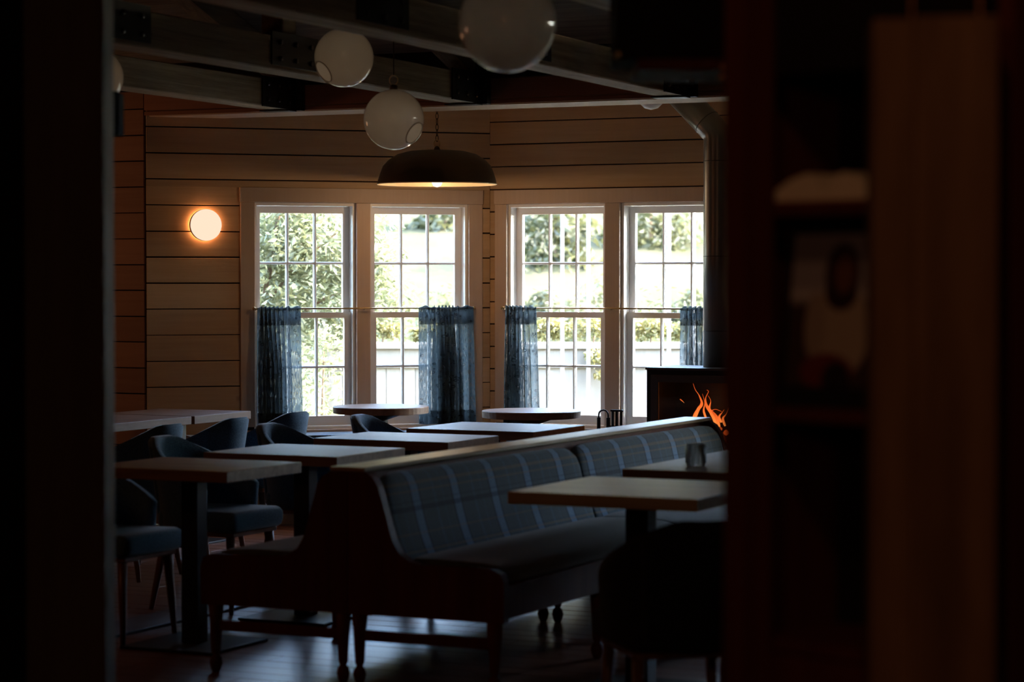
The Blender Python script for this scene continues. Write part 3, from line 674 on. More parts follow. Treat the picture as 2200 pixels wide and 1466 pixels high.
# brass dome pendant in the bay
p = dep(939, 396, 15.0); R = .370
t = thing('dome_pendant', 'wide dark brass dome pendant with a lit bulb hanging in the window bay', 'pendant lamp', p)
prof = [(R, 0), (.366, .025), (.352, .07), (.335, .112), (.300, .150), (.245, .185), (.175, .203), (.09, .210), (.0, .212)]
bm = bm_(); lathe(bm, prof, 48, (0, 0, 0), -1e-9); sh = obj('shade', bm, 'brass_dark', t, True)
inn = [(r*.985, z-.004 if z > .01 else .001) for r, z in prof]; inn[-1] = (0, .206)
bm = bm_(); lathe(bm, inn, 48, (0, 0, 0), -1e-9); obj('shade_lining', bm, 'brass_inner', t, True, label='bright brushed inside of the shade')
obj('rim', tube(bm_(), [(R*cos(2*pi*i/48), R*sin(2*pi*i/48), 0) for i in range(48)], .004, 6, True), 'brass_inner', t, True)
bm = bm_(); lathe(bm, [(0, -.020), (.024, -.012), (.036, .012), (.030, .05), (.018, .085), (.018, .19)], 18); obj('bulb', bm, 'bulb_glow', t, True, label='lit warm bulb')
bm = bm_(); lathe(bm, [(.016, .211), (.02, .215), (.014, .23), (.006, .236)], 12); obj('cap', bm, 'brass_dark', t, True)
obj('ring', tube(bm_(), ring_pts((0, 0, .252), .022, 'y'), .0035, 6, True), 'brass', t, True)
z = .285; k = 0
while z < 2.74-p.z-.02:
    n = 12; pts = []
    for i in range(n):
        a = 2*pi*i/n; u, w_ = .0085*cos(a), .021*sin(a); pts.append((u, 0, z+w_) if k % 2 == 0 else (0, u, z+w_))
    obj('chain_link', tube(bm_(), pts, .0026, 5, True), 'brass_dark', t, True); z += .034; k += 1
bm = bm_(); lathe(bm, [(.05, 0), (.05, .02), (0, .02)], 20, (0, 0, 2.744-p.z-.021)); obj('canopy', bm, 'brass_dark', t, True)
light('dome_lamp', 'POINT', (p.x, p.y, p.z-.05), .5, (1, .66, .38), shadow_soft_size=.03)
# round sconce
t = thing('wall_sconce', 'round lit wall sconce on the pale boards left of the windows', 'wall lamp', (-8.381+.014, 13.024-.014, 1.887), pi/4)
def ldisc(prof, mt, name, label=None):
    bm = bm_(); lathe(bm, prof, 40); bmesh.ops.transform(bm, matrix=Matrix.Rotation(pi/2, 4, 'X'), verts=bm.verts); return obj(name, bm, mt, t, True, label=label)
ldisc([(.07, .001), (.07, .012)], 'tin_white', 'wall_plate')
ldisc([(.080, .0125), (.085, .016), (.080, .0195)], 'sconce_halo', 'back_light', 'warm strip of light behind the disc')
ldisc([(.092, .020), (.100, .022), (.100, .058), (.096, .058)], 'sconce_wood', 'drum')
ldisc([(.0995, .0585), (.0995, .0645), (.095, .066), (0, .067)], 'sconce_glow', 'diffuser', 'glowing round face')
# flush ceiling dome
p = dep(1399, 232, 14.6)
t = thing('flush_ceiling_light', 'small white flush dome light on the bay ceiling above the stove pipe', 'ceiling light', (p.x, p.y, 2.744))
bm = bm_(); lathe(bm, [(.10, -.002), (.105, -.03), (.10, -.05), (0, -.05)], 28); obj('base', bm, 'tin_white', t, True)
bm = bm_(); lathe(bm, [(.098, -.0505), (.092, -.09), (.07, -.140), (.04, -.168), (0, -.178)], 28); obj('diffuser', bm, 'tin_white', t, True)

# ------------------------------------------------------------------ tables
def pedestal(t, h, r=.04):
    boxo('column', -r, r, -r, r, .0125, h, 'black_steel', t, .002)
    boxo('base_plate', -.225, .225, -.225, .225, 0, .012, 'black_steel', t, .002)
    boxo('mount_plate', -.2, .2, -.2, .2, h+.0005, h+.008, 'black_steel', t)
def square_table(label, x0, x1, y0, y1, topm='walnut', th=.046, group='square pedestal tables beside the banquette', r=.04, npl=5):
    x0, x1, y0, y1 = (v*.975 for v in (x0, x1, y0, y1))
    t = thing('pedestal_table', label, 'table', ((x0+x1)/2, (y0+y1)/2, 0), 0, group)
    hx, hy = (x1-x0)/2, (y1-y0)/2; h = .765-th
    top = obj('tabletop', box(bm_(), -hx, hx, -hy, hy, h, .765, .0025), topm, t)
    pedestal(t, h-.009, r); return t
square_table('front square table left of the banquette, nearest the dark left post', -6.10, -5.38, 8.535, 9.145)
square_table('second square table along the left side of the banquette', -6.095, -5.388, 9.465, 10.12)
square_table('third square table along the left side of the banquette', -6.14, -5.38, 10.55, 11.125)
square_table('farthest square table left of the banquette, nearest the bay', -6.09, -5.34, 11.45, 12.12)
square_table('front square table right of the banquette, pale bare top', -3.935, -3.17, 8.21, 8.99, 'oak_top', .046, 'square pedestal tables beside the banquette', .045)
square_table('longer table behind it right of the banquette, holding the tumbler', -3.965, -3.2, 9.39, 10.75, 'walnut', .05, 'square pedestal tables beside the banquette', .045)
square_table('left wall table end nearest the window bay', -8.405, -7.745, 11.935, 12.56, 'walnut_long', .046, 'tables along the left wall')
square_table('left wall table butted before it, running behind the dark post', -8.405, -7.75, 10.75, 11.912, 'walnut_long', .046, 'tables along the left wall')
def round_table(label, x, y):
    t = thing('round_table', label, 'table', (x, y, 0), 0, 'round bay tables')
    bm = bm_(); lathe(bm, [(0, .700), (.285, .700), (.300, .703), (.302, .741), (.298, .745), (0, .745)], 56); obj('tabletop', bm, 'walnut', t)
    bm = bm_(); lathe(bm, [(.165, 0), (.165, .012), (.05, .022), (.043, .04), (.043, .66), (.13, .690), (.13, .6995)], 28); obj('pedestal', bm, 'black_steel', t)
round_table('round walnut table in front of the left windows', -7.300, 13.386)
round_table('round walnut table in front of the right windows', -6.240, 13.356)

# ------------------------------------------------------------------ chairs
def smooth01(x): x = max(0, min(1, x)); return x*x*(3-2*x)
def make_chair(label, fab='chair_fabric', group='blue barrel chairs'):
    t = thing('barrel_chair', label, 'chair', (0, 0, 0), 0, group)      # faces +x
    # seat cushion, rounded
    bm = box(bm_(), -.215, .245, -.225, .225, .375, .47, .035, None, 4)
    for v in bm.verts:
        if v.co.z > .44: v.co.z += .012*(1-(v.co.y/.25)**2)*(1-(v.co.x/.28)**2)
        if v.co.x < 0: v.co.y *= 1-.18*(v.co.x/.215)**2
    obj('seat', bm, fab, t, True)
    # shell wrapping the back and sides
    A = radians(112); na = 30; nz = 8; th = .042
    def top(a):
        e = abs(a)/A; return .80-.225*max(0, (e-.16)/.84)**1.15
    def pt(a, v, inner):
        zt = top(a); zb = .385+.02*(abs(a)/A); z = zb+(zt-zb)*v
        lean = .075*max(0, (z-.40)/.4)**1.3
        rx = .255+lean*.8-(th if inner else 0); ry = .255+lean*.35-(th if inner else 0)
        e = abs(a)/A
        if inner: z -= .004*v
        return Vector((-.01-rx*cos(a), ry*sin(a)*(1-.05*e), z))
    bm = bm_(); G = {}
    for i in range(na+1):
        a = -A+2*A*i/na
        for j in range(nz+1):
            for s in (0, 1): G[i, j, s] = bm.verts.new(pt(a, j/nz, s))
    for i in range(na):
        for j in range(nz):
            for s in (0, 1): bm.faces.new([G[i, j, s], G[i+1, j, s], G[i+1, j+1, s], G[i, j+1, s]])
        for j in (0, nz): bm.faces.new([G[i, j, 0], G[i+1, j, 0], G[i+1, j, 1], G[i, j, 1]])
    for i in (0, na):
        for j in range(nz): bm.faces.new([G[i, j, 0], G[i, j+1, 0], G[i, j+1, 1], G[i, j, 1]])
    es = [e for e in bm.edges if len(e.link_faces) == 2 and e.calc_face_angle(0) > radians(50)]
    bmesh.ops.recalc_face_normals(bm, faces=bm.faces[:])
    bmesh.ops.bevel(bm, geom=es, offset=.012, segments=2, affect='EDGES')
    sh = obj('shell', bm, fab, t, True)
    # separate upholstered outer back panel with seam
    bm = bm_(); P = {}; B = radians(42); nb = 12
    for i in range(nb+1):
        a = -B+2*B*i/nb
        for j in range(7):
            v = .02+.955*j/6; q = pt(a, v, 0); d = Vector((-cos(a), sin(a), 0))
            P[i, j, 0] = bm.verts.new(q+d*.009); P[i, j, 1] = bm.verts.new(q-d*.006)
    for i in range(nb):
        for j in range(6):
            for s in (0, 1): bm.faces.new([P[i, j, s], P[i+1, j, s], P[i+1, j+1, s], P[i, j+1, s]])
        for j in (0, 6): bm.faces.new([P[i, j, 0], P[i+1, j, 0], P[i+1, j, 1], P[i, j, 1]])
    for i in (0, nb):
        for j in range(6): bm.faces.new([P[i, j, 0], P[i, j+1, 0], P[i, j+1, 1], P[i, j, 1]])
    obj('back_panel', bm, fab, t, True)
    boxo('seat_frame', -.19, .215, -.195, .195, .355, .376, 'chair_leg_wood', t, .004)
    for sx, sy in ((1, 1), (1, -1), (-1, 1), (-1, -1)):
        a = Vector((.185 if sx > 0 else -.165, .17*sy, .365)); b_ = Vector((.205 if sx > 0 else -.235, .195*sy, 0))
        obj('leg', tube(bm_(), [a, a.lerp(b_, .5), b_], 0, 8, False, [.022, .017, .011]), 'chair_leg_wood', t, True)
    return t
ch = make_chair('blue barrel chair at the front square table, tucked by the dark left post'); ch.location = (-6.03, 8.62, 0)
for (x, y, r, lb) in [(-6.15, 9.66, 0, 'blue barrel chair at the second square table, its seat in full view'),
                      (-6.22, 10.74, 0, 'blue barrel chair drawn up to the third square table'),
                      (-6.19, 11.68, radians(6), 'blue barrel chair drawn up to the farthest square table'),
                      (-7.24, 10.47, pi, 'nearest blue barrel chair along the left wall tables, beside the dark post'),
                      (-7.24, 11.11, pi+.03, 'middle blue barrel chair along the left wall tables'),
                      (-7.24, 11.76, pi-.02, 'farthest blue barrel chair along the left wall tables, near the windows')]:
    dup(ch, (x, y, 0), r, lb)
c2 = make_chair('barrel chair seen from behind, darkened for the shadow at lower right', 'chair_fabric_shaded', 'shaded chairs right of the banquette'); c2.location = (-2.86, 7.22, 0); c2.rotation_euler = (0, 0, radians(128))
dup(c2, (-2.69, 7.92, 0), radians(135), 'barrel chair darkened for shadow at the right edge of the pale table, mostly hidden by the bookcase')

# ------------------------------------------------------------------ banquette
bq = thing('banquette', 'long double-sided plaid banquette with dark wooden end panels', 'banquette', (-4.53, 8.04, 0))
half = [(.66, .268), (.662, .42), (.648, .452), (.61, .468), (.32, .470), (.262, .482), (.222, .508), (.196, .55), (.176, .61), (.150, .70), (.132, .758), (.108, .793), (.075, .812)]
prof = half+[(-x, z) for x, z in half[::-1]]
LQ = 3.70
for y0, lb in ((0, None), (LQ-.045, None)):
    for s in (1, -1):
        pr = [(s*x, z) for x, z in half]+[(s*.002, .812), (s*.002, .268)]
        bm = bm_(); prism(bm, pr, y0, y0+.045, 'y'); obj('end_panel', bm, 'mahogany', bq)
boxo('cap_rail', -.075, .075, -.004, LQ+.004, .8125, .829, 'cap_wood', bq, .004)
boxo('back_core', -.05, .05, .046, LQ-.046, .27, .8115, 'mahogany', bq)
for s in (1, -1):
    a, b = sorted((s*.052, s*.645)); boxo('seat_base', a, b, .046, LQ-.046, .275, .405, 'mahogany' if s > 0 else 'mahogany', bq, .004)
def cushion(prof, y0, y1, mt, name, pull, s):
    """soft block: profile swept along y, rounded over at both ends"""
    bm = bm_(); n = 22; rings = []
    cx = sum(p[0] for p in prof)/len(prof); cz = sum(p[1] for p in prof)/len(prof)
    for i in range(n+1):
        u = i/n; u = .5-.5*cos(pi*u) if True else u
        e = min(u*(y1-y0), (1-u)*(y1-y0))/.15; k = 1-pull*(1-sqrt(max(0, 1-(1-min(1, e))**2)))
        rings.append([bm.verts.new((s*(pull_anchor(p, cx, k, 0)), y0+(y1-y0)*u, pull_anchor(p, cz, k, 1))) for p in prof])
    m_ = len(prof)
    for A, B in zip(rings, rings[1:]):
        for k in range(m_): bm.faces.new([A[k], A[(k+1) % m_], B[(k+1) % m_], B[k]])
    bm.faces.new(rings[0]); bm.faces.new(rings[-1][::-1])
    return obj(name, bm, mt, bq, True)
def pull_anchor(p, c, k, ax):
    return c+(p[ax]-c)*k
bprof = [(.052, .42), (.052, .735), (.062, .775), (.082, .797), (.106, .797), (.130, .778), (.148, .74), (.163, .68), (.178, .62), (.196, .56), (.215, .51), (.235, .47), (.25, .42)]
sprof = [(.20, .408), (.20, .470), (.24, .488), (.34, .492), (.46, .490), (.56, .484), (.62, .472), (.65, .45), (.655, .425), (.64, .408)]
mid = 1.86
for s in (1, -1):
    for (a, b) in ((.05, mid-.004), (mid+.004, LQ-.05)):
        cushion(bprof, a, b, 'plaid_back', 'back_cushion', .30, s)
        cushion(sprof, a, b, 'seat_fabric', 'seat_cushion', .16, s)['label'] = 'dark charcoal seat cushion'
def turned_leg(name, x, y, ztop):
    prof = [(0, 0), (.013, 0), (.020, .012), (.026, .034), (.022, .055), (.012, .066), (.018, .078), (.019, .09), (.024, .18), (.031, ztop)]
    o = obj(name, lathe(bm_(), prof+[(0, ztop)], 16), 'mahogany', bq, True); o.location = (x, y, 0)
for y in (.03, mid, LQ-.03):
    for x in (-.61, -.036, .036, .61): turned_leg('leg', x, y, .268 if y != mid else .274)
for y in (.03, mid, LQ-.03):
    for (a, b) in ((-.592, -.055), (.055, .592)): boxo('stretcher', a, b, y-.012, y+.012, .165, .205, 'mahogany', bq, .003)
for x in (.985,): turned_leg('leg', .61, x, .274)
turned_leg('leg', -.61, .985, .274)

# window bench along the bay walls
wbn = thing('window_bench', 'built-in window bench with plaid cushions under the bay windows', 'bench', CB)
q = 2**-.5; dA = Vector((-q, -q, 0)); nA = Vector((q, -q, 0))
def quad_along(d, n_, s0, s1, d0, d1, z0, z1, name, mt, bev=.004, s0b=None):
    bm = bm_(); s0b = s0 if s0b is None else s0b
    P = [d*s0+n_*d0, d*s1+n_*d0, d*s1+n_*d1, d*s0b+n_*d1]
    prism(bm, [(p.x, p.y) for p in P], z0, z1, 'z')
    if bev:
        bmesh.ops.recalc_face_normals(bm, faces=bm.faces[:]); bmesh.ops.bevel(bm, geom=bm.edges[:], offset=bev, segments=3, affect='EDGES')
    return obj(name, bm, mt, wbn, False)
DB = Vector((1, 0, 0)); nB = Vector((0, -1, 0)); mit = math.tan(radians(22.5))
g0, g1 = .034, .315; gc = .42
for d, n_, ln in ((dA, nA, 2.10), (DB, nB, 1.62)):
    quad_along(d, n_, g0*mit+.002, ln, g0, g1, 0, .42, 'bench_base', 'painted_board', 0, g1*mit+.002)
    quad_along(d, n_, g0*mit+.004, ln+.005, g0, gc, .4205, .452, 'bench_top', 'trim_paint', .004, gc*mit+.004)
    segs = 3
    for k in range(segs):
        a = g0*mit+.008 if k == 0 else (ln/segs)*k+.004; b = (ln/segs)*(k+1)-.004
        quad_along(d, n_, a, b, g0+.024, gc+.01, .4525, .562, 'bench_cushion', 'plaid_seat', .03, ((gc+.01)*mit+.008 if k == 0 else a))
    for k in range(4):                                 # lattice-fronted panels
        a = .28+k*.42; 
        if a+.34 > ln: continue
        M = d*a+n_*(g1+.0005)
        yaw = math.atan2(d.y, d.x)
        f = obj('panel_frame', frame(bm_(), 0, .34, .06, .38, .03, .03, .03, .03, -.014, 0), 'trim_paint', wbn); 
        f.location = M; f.rotation_euler = (0, 0, yaw)
        if d is dA: f.scale = (1, -1, 1)
        bm = bm_()
        for m_ in range(-7, 12):
            for sg in (1, -1):
                # diagonal slats clipped to the opening
                pts = []
                x0_, z0_ = .03+m_*.04, .09
                L_ = .26; xa, za = (x0_, .09) if sg > 0 else (x0_, .35)
                xb, zb = x0_+L_, (.35 if sg > 0 else .09)
                if xb < .03 or xa > .31: continue
                ta = max(0, (.03-xa)/L_); tb = min(1, (.31-xa)/L_)
                if tb-ta < .03: continue
                p0 = Vector((xa+L_*ta, -.005 if sg > 0 else -.009, za+(zb-za)*ta)); p1 = Vector((xa+L_*tb, -.005 if sg > 0 else -.009, za+(zb-za)*tb))
                tube(bm, [p0, p1], .0045, 4)
        l_ = obj('lattice', bm, 'sconce_wood', f); l_['kind'] = 'stuff'
# pale cushion on the seat behind the left wall tables
ws = thing('wall_bench', 'low bench against the return wall behind the left wall tables', 'bench', (-9.2, 11.9, 0))
boxo('bench_base', -.38, .42, -1.0, .80, 0, .40, 'mahogany', ws, .004); boxo('bench_cushion', -.36, .42, -.98, .78, .401, .48, 'plaid_seat', ws, .02, None, 3)
pc = onz(243, 880, .75)
bm = box(bm_(), -.17, .17, -.06, .06, 0, .36, .05, None, 4)
for v in bm.verts: v.co.y *= (1-.5*(v.co.x/.2)**2)*(1-.35*((v.co.z-.18)/.2)**2)+.1
cu = obj('throw_cushion', bm, 'cushion_pale', None, True); cu.location = (-8.93, 12.35, .483); cu.rotation_euler = (radians(-12), 0, radians(35))
tag(cu, 'pale throw cushion leaning by the return wall next to the dark post', 'cushion')

# ------------------------------------------------------------------ stove
sx0, sx1, sy0, sy1 = -5.408, -4.64, 13.18, 13.60
s = thing('wood_stove', 'black wood stove with glass front and burning fire, right of the bay windows', 'stove', ((sx0+sx1)/2, sy0, 0))
cx = (sx0+sx1)/2; hw = (sx1-sx0)/2; D_ = sy1-sy0; zb, zt = .42, 1.012
bm = bm_(); frame(bm, -hw, hw, zb, zt, .028, .028, .06, .028, 0, D_-.03); obj('body', bm, 'black_iron', s)
boxo('back_plate', -hw+.002, hw-.002, D_-.029, D_, zb, zt, 'black_iron', s)
boxo('top_plate', -hw-.008, hw+.008, -.008, D_+.005, zt+.0005, zt+.014, 'stove_grey', s, .002)
boxo('pedestal', -hw+.12, hw-.12, .08, D_-.02, .03, zb-.001, 'black_iron', s, .004); boxo('hearth_plate', -hw, hw, 0, D_, 0, .029, 'black_iron', s, .003)
dr = obj('door', frame(bm_(), -hw+.029, hw-.029, zb+.061, zt-.029, .045, .045, .05, .042, -.012, .008), 'stove_grey', s)
boxo('glass', -hw+.076, hw-.076, -.004, -.001, zb+.113, zt-.073, 'window_glass', dr)
obj('handle', tube(bm_(), [(hw-.05, -.02, .60), (hw-.05, -.045, .62), (hw-.05, -.045, .82), (hw-.05, -.02, .84)], .008, 8), 'black_steel', dr)
for (x, y, z, a, ln) in ((-.08, .16, .53, .2, .40), (.10, .20, .53, -.15, .42), (.0, .17, .60, .35, .38), (.16, .14, .58, -.5, .30)):
    bm = bm_(); tube(bm, [(-ln/2, 0, 0), (-ln/4, .006, .004), (ln/4, -.005, -.003), (ln/2, 0, 0)], .045, 9); o = obj('log', bm, 'log_bark', s, True); o.location = (x, y, z); o.rotation_euler = (0, 0, a)
def flame(pts, rad):
    P = [Vector(p) for p in pts]; out = []
    for k in range(len(P)-1):                       # rounded path through the points
        p0, p1, p2, p3 = P[max(0, k-1)], P[k], P[k+1], P[min(len(P)-1, k+2)]
        for q in range(5):
            t = q/5; out.append(.5*((2*p1)+(p2-p0)*t+(2*p0-5*p1+4*p2-p3)*t*t+(3*p1-p0-3*p2+p3)*t**3))
    out.append(P[-1]); m_ = len(out)
    rads = [rad*(.25+.75*sin(pi*min(1, k/m_*1.35+.18)))*(1-k/(m_-1))**.45+.0006 for k in range(m_)]
    return obj('flame', tube(bm_(), out, 0, 10, False, rads), 'flame', s, True)
def fp(px, py, y=13.30): v = ony(px, py, y); return (v.x-cx, v.y-sy0, v.z)
flame([fp(1492, 902), fp(1500, 880), fp(1508, 868), fp(1502, 850), fp(1494, 838), fp(1489, 824)], .011)
flame([fp(1488, 905), fp(1494, 888), fp(1503, 872), fp(1508, 858)], .009)
flame([fp(1538, 912), fp(1530, 890), fp(1518, 872), fp(1516, 856), fp(1522, 842), fp(1518, 838)], .012)
flame([fp(1530, 895), fp(1524, 878), fp(1527, 862), fp(1521, 850)], .008)
flame([fp(1545, 918), fp(1540, 898), fp(1530, 884), fp(1538, 880), fp(1551, 885)], .011)
flame([fp(1550, 908), fp(1545, 896), fp(1552, 886), fp(1556, 880)], .008)
flame([fp(1520, 906), fp(1512, 884), fp(1514, 866), fp(1509, 846)], .007)
flame([fp(1558, 916), fp(1553, 900), fp(1560, 890), fp(1566, 876)], .008)
flame([fp(1461, 858), fp(1466, 862), fp(1470, 866)], .003)
for (px, py, r) in ((1560, 930, .018), (1548, 922, .012), (1536, 918, .012), (1500, 915, .010)):
    p = fp(px, py, 13.32); o = obj('ember', lathe(bm_(), [(0, -r), (r*.8, -r*.5), (r, 0), (r*.7, r*.6), (0, r)], 8), 'ember', s); o.location = p
# flue
pv = ony(1541, 700, 13.40); fxp, fyp = pv.x-cx, 13.40-sy0; zk = 2.40
a = Vector((fxp, fyp, zt+.015)); kk = Vector((fxp, fyp, zk)); e1 = Vector((fxp-.275, fyp+.033, zk+.268))
fd = (e1-kk).normalized()
bm = bm_(); lathe(bm, [(.11, 0), (.15, .012), (.155, .06), (.0, .06)], 28, (e1.x-.01, e1.y, 2.744-.0615)); obj('ceiling_collar', bm, 'stove_grey', s, True)
pts = [a, a.lerp(kk, .5), kk-Vector((0, 0, .035))]
for i in range(1, 6):
    u = i/6; pts.append((kk-Vector((0, 0, .035))).lerp(kk, u).lerp(kk.lerp(kk+fd*.035, u), u))
pts += [kk+fd*.035, e1]
PR = .083
fl_ = obj('flue_pipe', tube(bm_(), pts, PR, 28), 'pipe_metal', s, True)
for z in (1.24, 1.68, 2.24):
    obj('pipe_seam', tube(bm_(), [(fxp+PR*cos(2*pi*i/28), fyp+PR*sin(2*pi*i/28), z) for i in range(28)], .0025, 5, True), 'stove_grey', fl_, True)
qv = fd.to_track_quat('Z', 'Y').to_matrix().to_4x4()
for dd in (.10, ):
    bm = bm_(); tube(bm, [(PR*cos(2*pi*i/28), PR*sin(2*pi*i/28), 0) for i in range(28)], .0025, 5, True); bmesh.ops.transform(bm, matrix=Matrix.Translation(kk+fd*dd)@qv, verts=bm.verts); obj('pipe_seam', bm, 'stove_grey', fl_, True)
light('fire_glow', 'POINT', (cx+.02, sy0+.10, .76), .25, (1, .25, .05), shadow_soft_size=.05)
# fire tools
ft = thing('fire_tool_stand', 'small black iron fire tool stand between the right windows and the stove', 'fire tools', (-5.80, 13.6, 0))
boxo('base', -.10, .11, -.06, .06, 0, .02, 'black_iron', ft, .004)
for x in (-.005, .022, .05): obj('post', tube(bm_(), [(x, 0, .02), (x, 0, .735)], .0085, 8), 'black_iron', ft)
boxo('top_rail', -.018, .062, -.012, .012, .7355, .748, 'black_iron', ft, .003)
tl = [(-.085, -.03, .02), (-.085, -.03, .70)]
bm = bm_(); tube(bm, [(-.085, -.03, .02), (-.085, -.03, .66)], .006, 8); obj('poker', bm, 'black_iron', ft)
bm = bm_(); tube(bm, [(-.085, -.03, .62), (-.085, -.03, .70)], .012, 8); obj('poker_grip', bm, 'black_iron', ft)
bm = bm_(); tube(bm, [(-.022, -.03, .02), (-.022, -.03, .66)], .006, 8); obj('tong', bm, 'black_iron', ft)
bm = bm_(); tube(bm, [(-.022, -.03, .62), (-.022, -.03, .70)], .012, 8); obj('tong_grip', bm, 'black_iron', ft)
bm = bm_(); tube(bm, [(-.085, -.03, .70)]+[(-.0535-.0315*cos(pi*i/8), -.03, .715+.03*sin(pi*i/8)) for i in range(9)]+[(-.022, -.03, .70)], .0055, 8); obj('loop_handle', bm, 'black_iron', ft, True)

# ------------------------------------------------------------------ tumbler
gp = onz(1495, 1001, .7655)
t = thing('tumbler', 'ribbed clear glass tumbler standing on the longer right-hand table', 'glass', (gp.x, gp.y, .7655))
bm = bm_(); lathe(bm, [(0, 0), (.036, 0), (.039, .004), (.041, .03), (.042, .092), (.039, .092), (.0375, .03), (.034, .018), (0, .017)], 40); 
for v in bm.verts:
    r = sqrt(v.co.x**2+v.co.y**2)
    if r > .0405 and .02 < v.co.z < .08: f = 1+.02*cos(20*math.atan2(v.co.y, v.co.x)); v.co.x *= f; v.co.y *= f
obj('cup', bm, 'drink_glass', t, True)
for i in range(20):
    a = 2*pi*i/20; 
    obj('rib', tube(bm_(), [(.0418*cos(a), .0418*sin(a), .012), (.0430*cos(a), .0430*sin(a), .078)], .0022, 5), 'drink_glass', t, True)

# ------------------------------------------------------------------ dark foreground: left post and wall end
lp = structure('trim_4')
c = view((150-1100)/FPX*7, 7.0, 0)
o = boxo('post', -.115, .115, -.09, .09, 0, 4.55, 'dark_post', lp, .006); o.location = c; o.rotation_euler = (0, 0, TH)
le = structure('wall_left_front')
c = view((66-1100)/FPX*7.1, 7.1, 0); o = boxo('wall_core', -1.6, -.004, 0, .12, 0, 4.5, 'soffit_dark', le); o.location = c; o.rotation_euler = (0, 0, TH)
p = dep(247, 246, 8.2)
sp_ = thing('wall_speaker', 'small black box hanging under the half-hidden globe beside the left post', 'speaker', p, TH)
boxo('cabinet', -.06, .022, -.06, .06, -.072, .075, 'black_plastic', sp_, .006)
obj('hanging_rod', tube(bm_(), [(-.02, 0, .075), (-.02, 0, czy(p.y)-p.z)], .006, 6), 'black_iron', sp_)
boxo('grille', -.052, .014, -.064, -.0605, -.064, .067, 'black_iron', sp_, .001)
# ------------------------------------------------------------------ dark foreground: overhead shelf, bookcase, timber panel
OD = 5.6
p0 = view((1322-1100)/FPX*OD, OD, 0)
oh = thing('overhead_shelf', 'black overhead bar shelf hanging at the top right, with small brass bolts', 'shelf', p0, TH)
z0 = 1.545+(600-126)/FPX*OD
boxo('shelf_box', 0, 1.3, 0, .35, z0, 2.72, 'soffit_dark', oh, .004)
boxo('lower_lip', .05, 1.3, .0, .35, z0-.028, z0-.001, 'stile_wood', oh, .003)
for x, z in ((.006, z0+.006), (.244, z0-.045), (.246, z0-.022)):
    o = obj('bolt', lathe(bm_(), [(.009, 0), (.010, .008), (.006, .014), (0, .015)], 10), 'brass' if x < .01 else 'copper', oh, True); o.location = (x, -.003, z); o.rotation_euler = (pi/2, 0, 0)
for x in (.3, 1.1): obj('hanger_rod', tube(bm_(), [(x, .17, 2.72), (x, .17, 4.9)], .01, 6), 'black_iron', oh)
BD = 4.4
bc_yaw = TH-radians(47)
b0 = view((1562-1100)/FPX*BD, BD, 0)
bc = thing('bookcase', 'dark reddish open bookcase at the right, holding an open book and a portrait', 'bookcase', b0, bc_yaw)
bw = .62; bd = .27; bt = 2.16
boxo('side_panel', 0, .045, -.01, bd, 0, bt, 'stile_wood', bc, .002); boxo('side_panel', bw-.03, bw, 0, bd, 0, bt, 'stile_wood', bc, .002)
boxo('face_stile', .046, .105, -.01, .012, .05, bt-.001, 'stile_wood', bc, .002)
boxo('back_panel', .046, bw-.031, bd-.012, bd, 0, bt, 'soffit_dark', bc)  # near-black: the shade inside the case is put into the colour
boxo('top_panel', .046, bw-.031, .013, bd-.013, bt-.25, bt, 'soffit_dark', bc)  # near-black block filling the shaded top of the case
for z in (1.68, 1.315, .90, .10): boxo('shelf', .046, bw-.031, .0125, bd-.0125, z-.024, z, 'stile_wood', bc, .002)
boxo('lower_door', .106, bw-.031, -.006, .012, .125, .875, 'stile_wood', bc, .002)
# open book on the upper shelf
bo = thing('open_book', 'open book with cream pages lying on the upper shelf of the bookcase', 'book', b0+Matrix.Rotation(bc_yaw, 3, 'Z')@Vector((.205, .10, 1.6805)), bc_yaw)
for s_, w_ in ((-1, .145), (1, .145)):
    pr = [(0, .014), (s_*.018, .040), (s_*.04, .052), (s_*.075, .042), (s_*.11, .024), (s_*w_, .008), (s_*w_, .004), (0, .004)]
    bm = bm_(); prism(bm, pr, -.075, .035, 'y'); obj('page_block', bm, 'paper', bo)
    a, b = sorted((0, s_*.148)); boxo('cover', a, b, -.08, .04, .0, .0038, 'book_cover', bo)
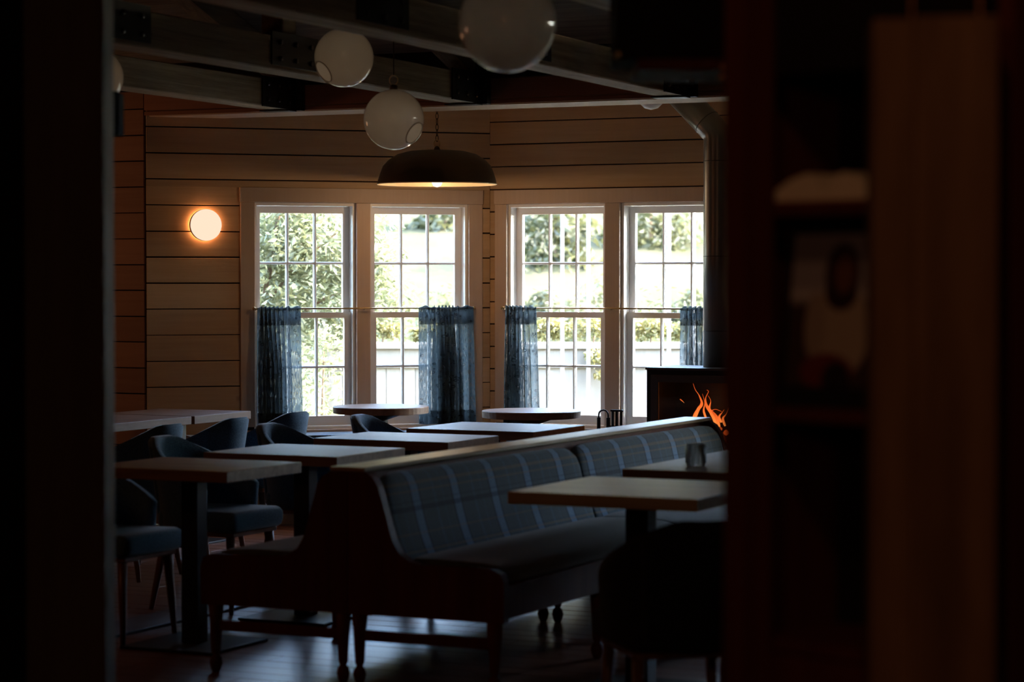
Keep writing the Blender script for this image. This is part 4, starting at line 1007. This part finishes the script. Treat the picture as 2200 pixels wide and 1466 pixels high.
# portrait standing on the middle shelf
po = thing('portrait_picture', 'blurred portrait of a dark-haired person in pale top, standing on the bookcase shelf', 'picture', b0+Matrix.Rotation(bc_yaw, 3, 'Z')@Vector((.187, .075, 1.3155)), bc_yaw)
po.rotation_euler = (radians(-6), 0, bc_yaw)
obj('frame', frame(bm_(), -.125, .125, 0, .325, .008, .008, .035, .012, -.006, .008), 'black_plastic', po)
boxo('print', -.1165, .1165, .0, .003, .036, .3125, 'portrait_print', po)
# timber panel hung on two brass rods
TD = 3.9
tp = thing('timber_panel', 'tall brown timber panel hung on two thin brass rods at the far right', 'panel', view((2000-1100)/FPX*TD, TD, 0), TH+radians(-4))
boxo('left_plank', -.099, -.033, -.06, .06, .02, 1.958, 'post_wood', tp, .002); boxo('right_plank', -.032, .099, -.06, .06, .02, 1.962, 'post_wood', tp, .002)
boxo('foot', -.09, .09, -.05, .05, 0, .0195, 'black_iron', tp)
for x in (-.034, .074): obj('hanging_rod', tube(bm_(), [(x, -.02, 1.9625), (x, -.02, 5.27)], .0035, 8), 'copper', tp)
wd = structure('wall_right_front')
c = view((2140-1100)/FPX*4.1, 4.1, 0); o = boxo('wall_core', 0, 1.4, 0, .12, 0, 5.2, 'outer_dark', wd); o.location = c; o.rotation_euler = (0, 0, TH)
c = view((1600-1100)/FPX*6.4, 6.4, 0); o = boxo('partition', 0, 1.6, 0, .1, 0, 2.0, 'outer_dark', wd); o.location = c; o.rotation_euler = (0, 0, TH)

# light portals on the window openings (they only guide sky sampling)
for org, rz, hs in ((CA, pi/4, hA), (CB, 0, hB), (Vector((CD.x+.004, YH, 0)), 0, hF)):
    for a, b, c_, d_ in hs:
        M = Matrix.Translation(org)@Matrix.Rotation(rz, 4, 'Z')
        o = light('sky_portal', 'AREA', M@Vector(((a+b)/2, .17, (c_+d_)/2)), 1, (1, 1, 1), shape='RECTANGLE', size=b-a, size_y=d_-c_)
        o.data.cycles.is_portal = True
        o.rotation_euler = (Matrix.Rotation(rz, 3, 'Z')@Matrix.Rotation(-pi/2, 3, 'X')).to_euler()
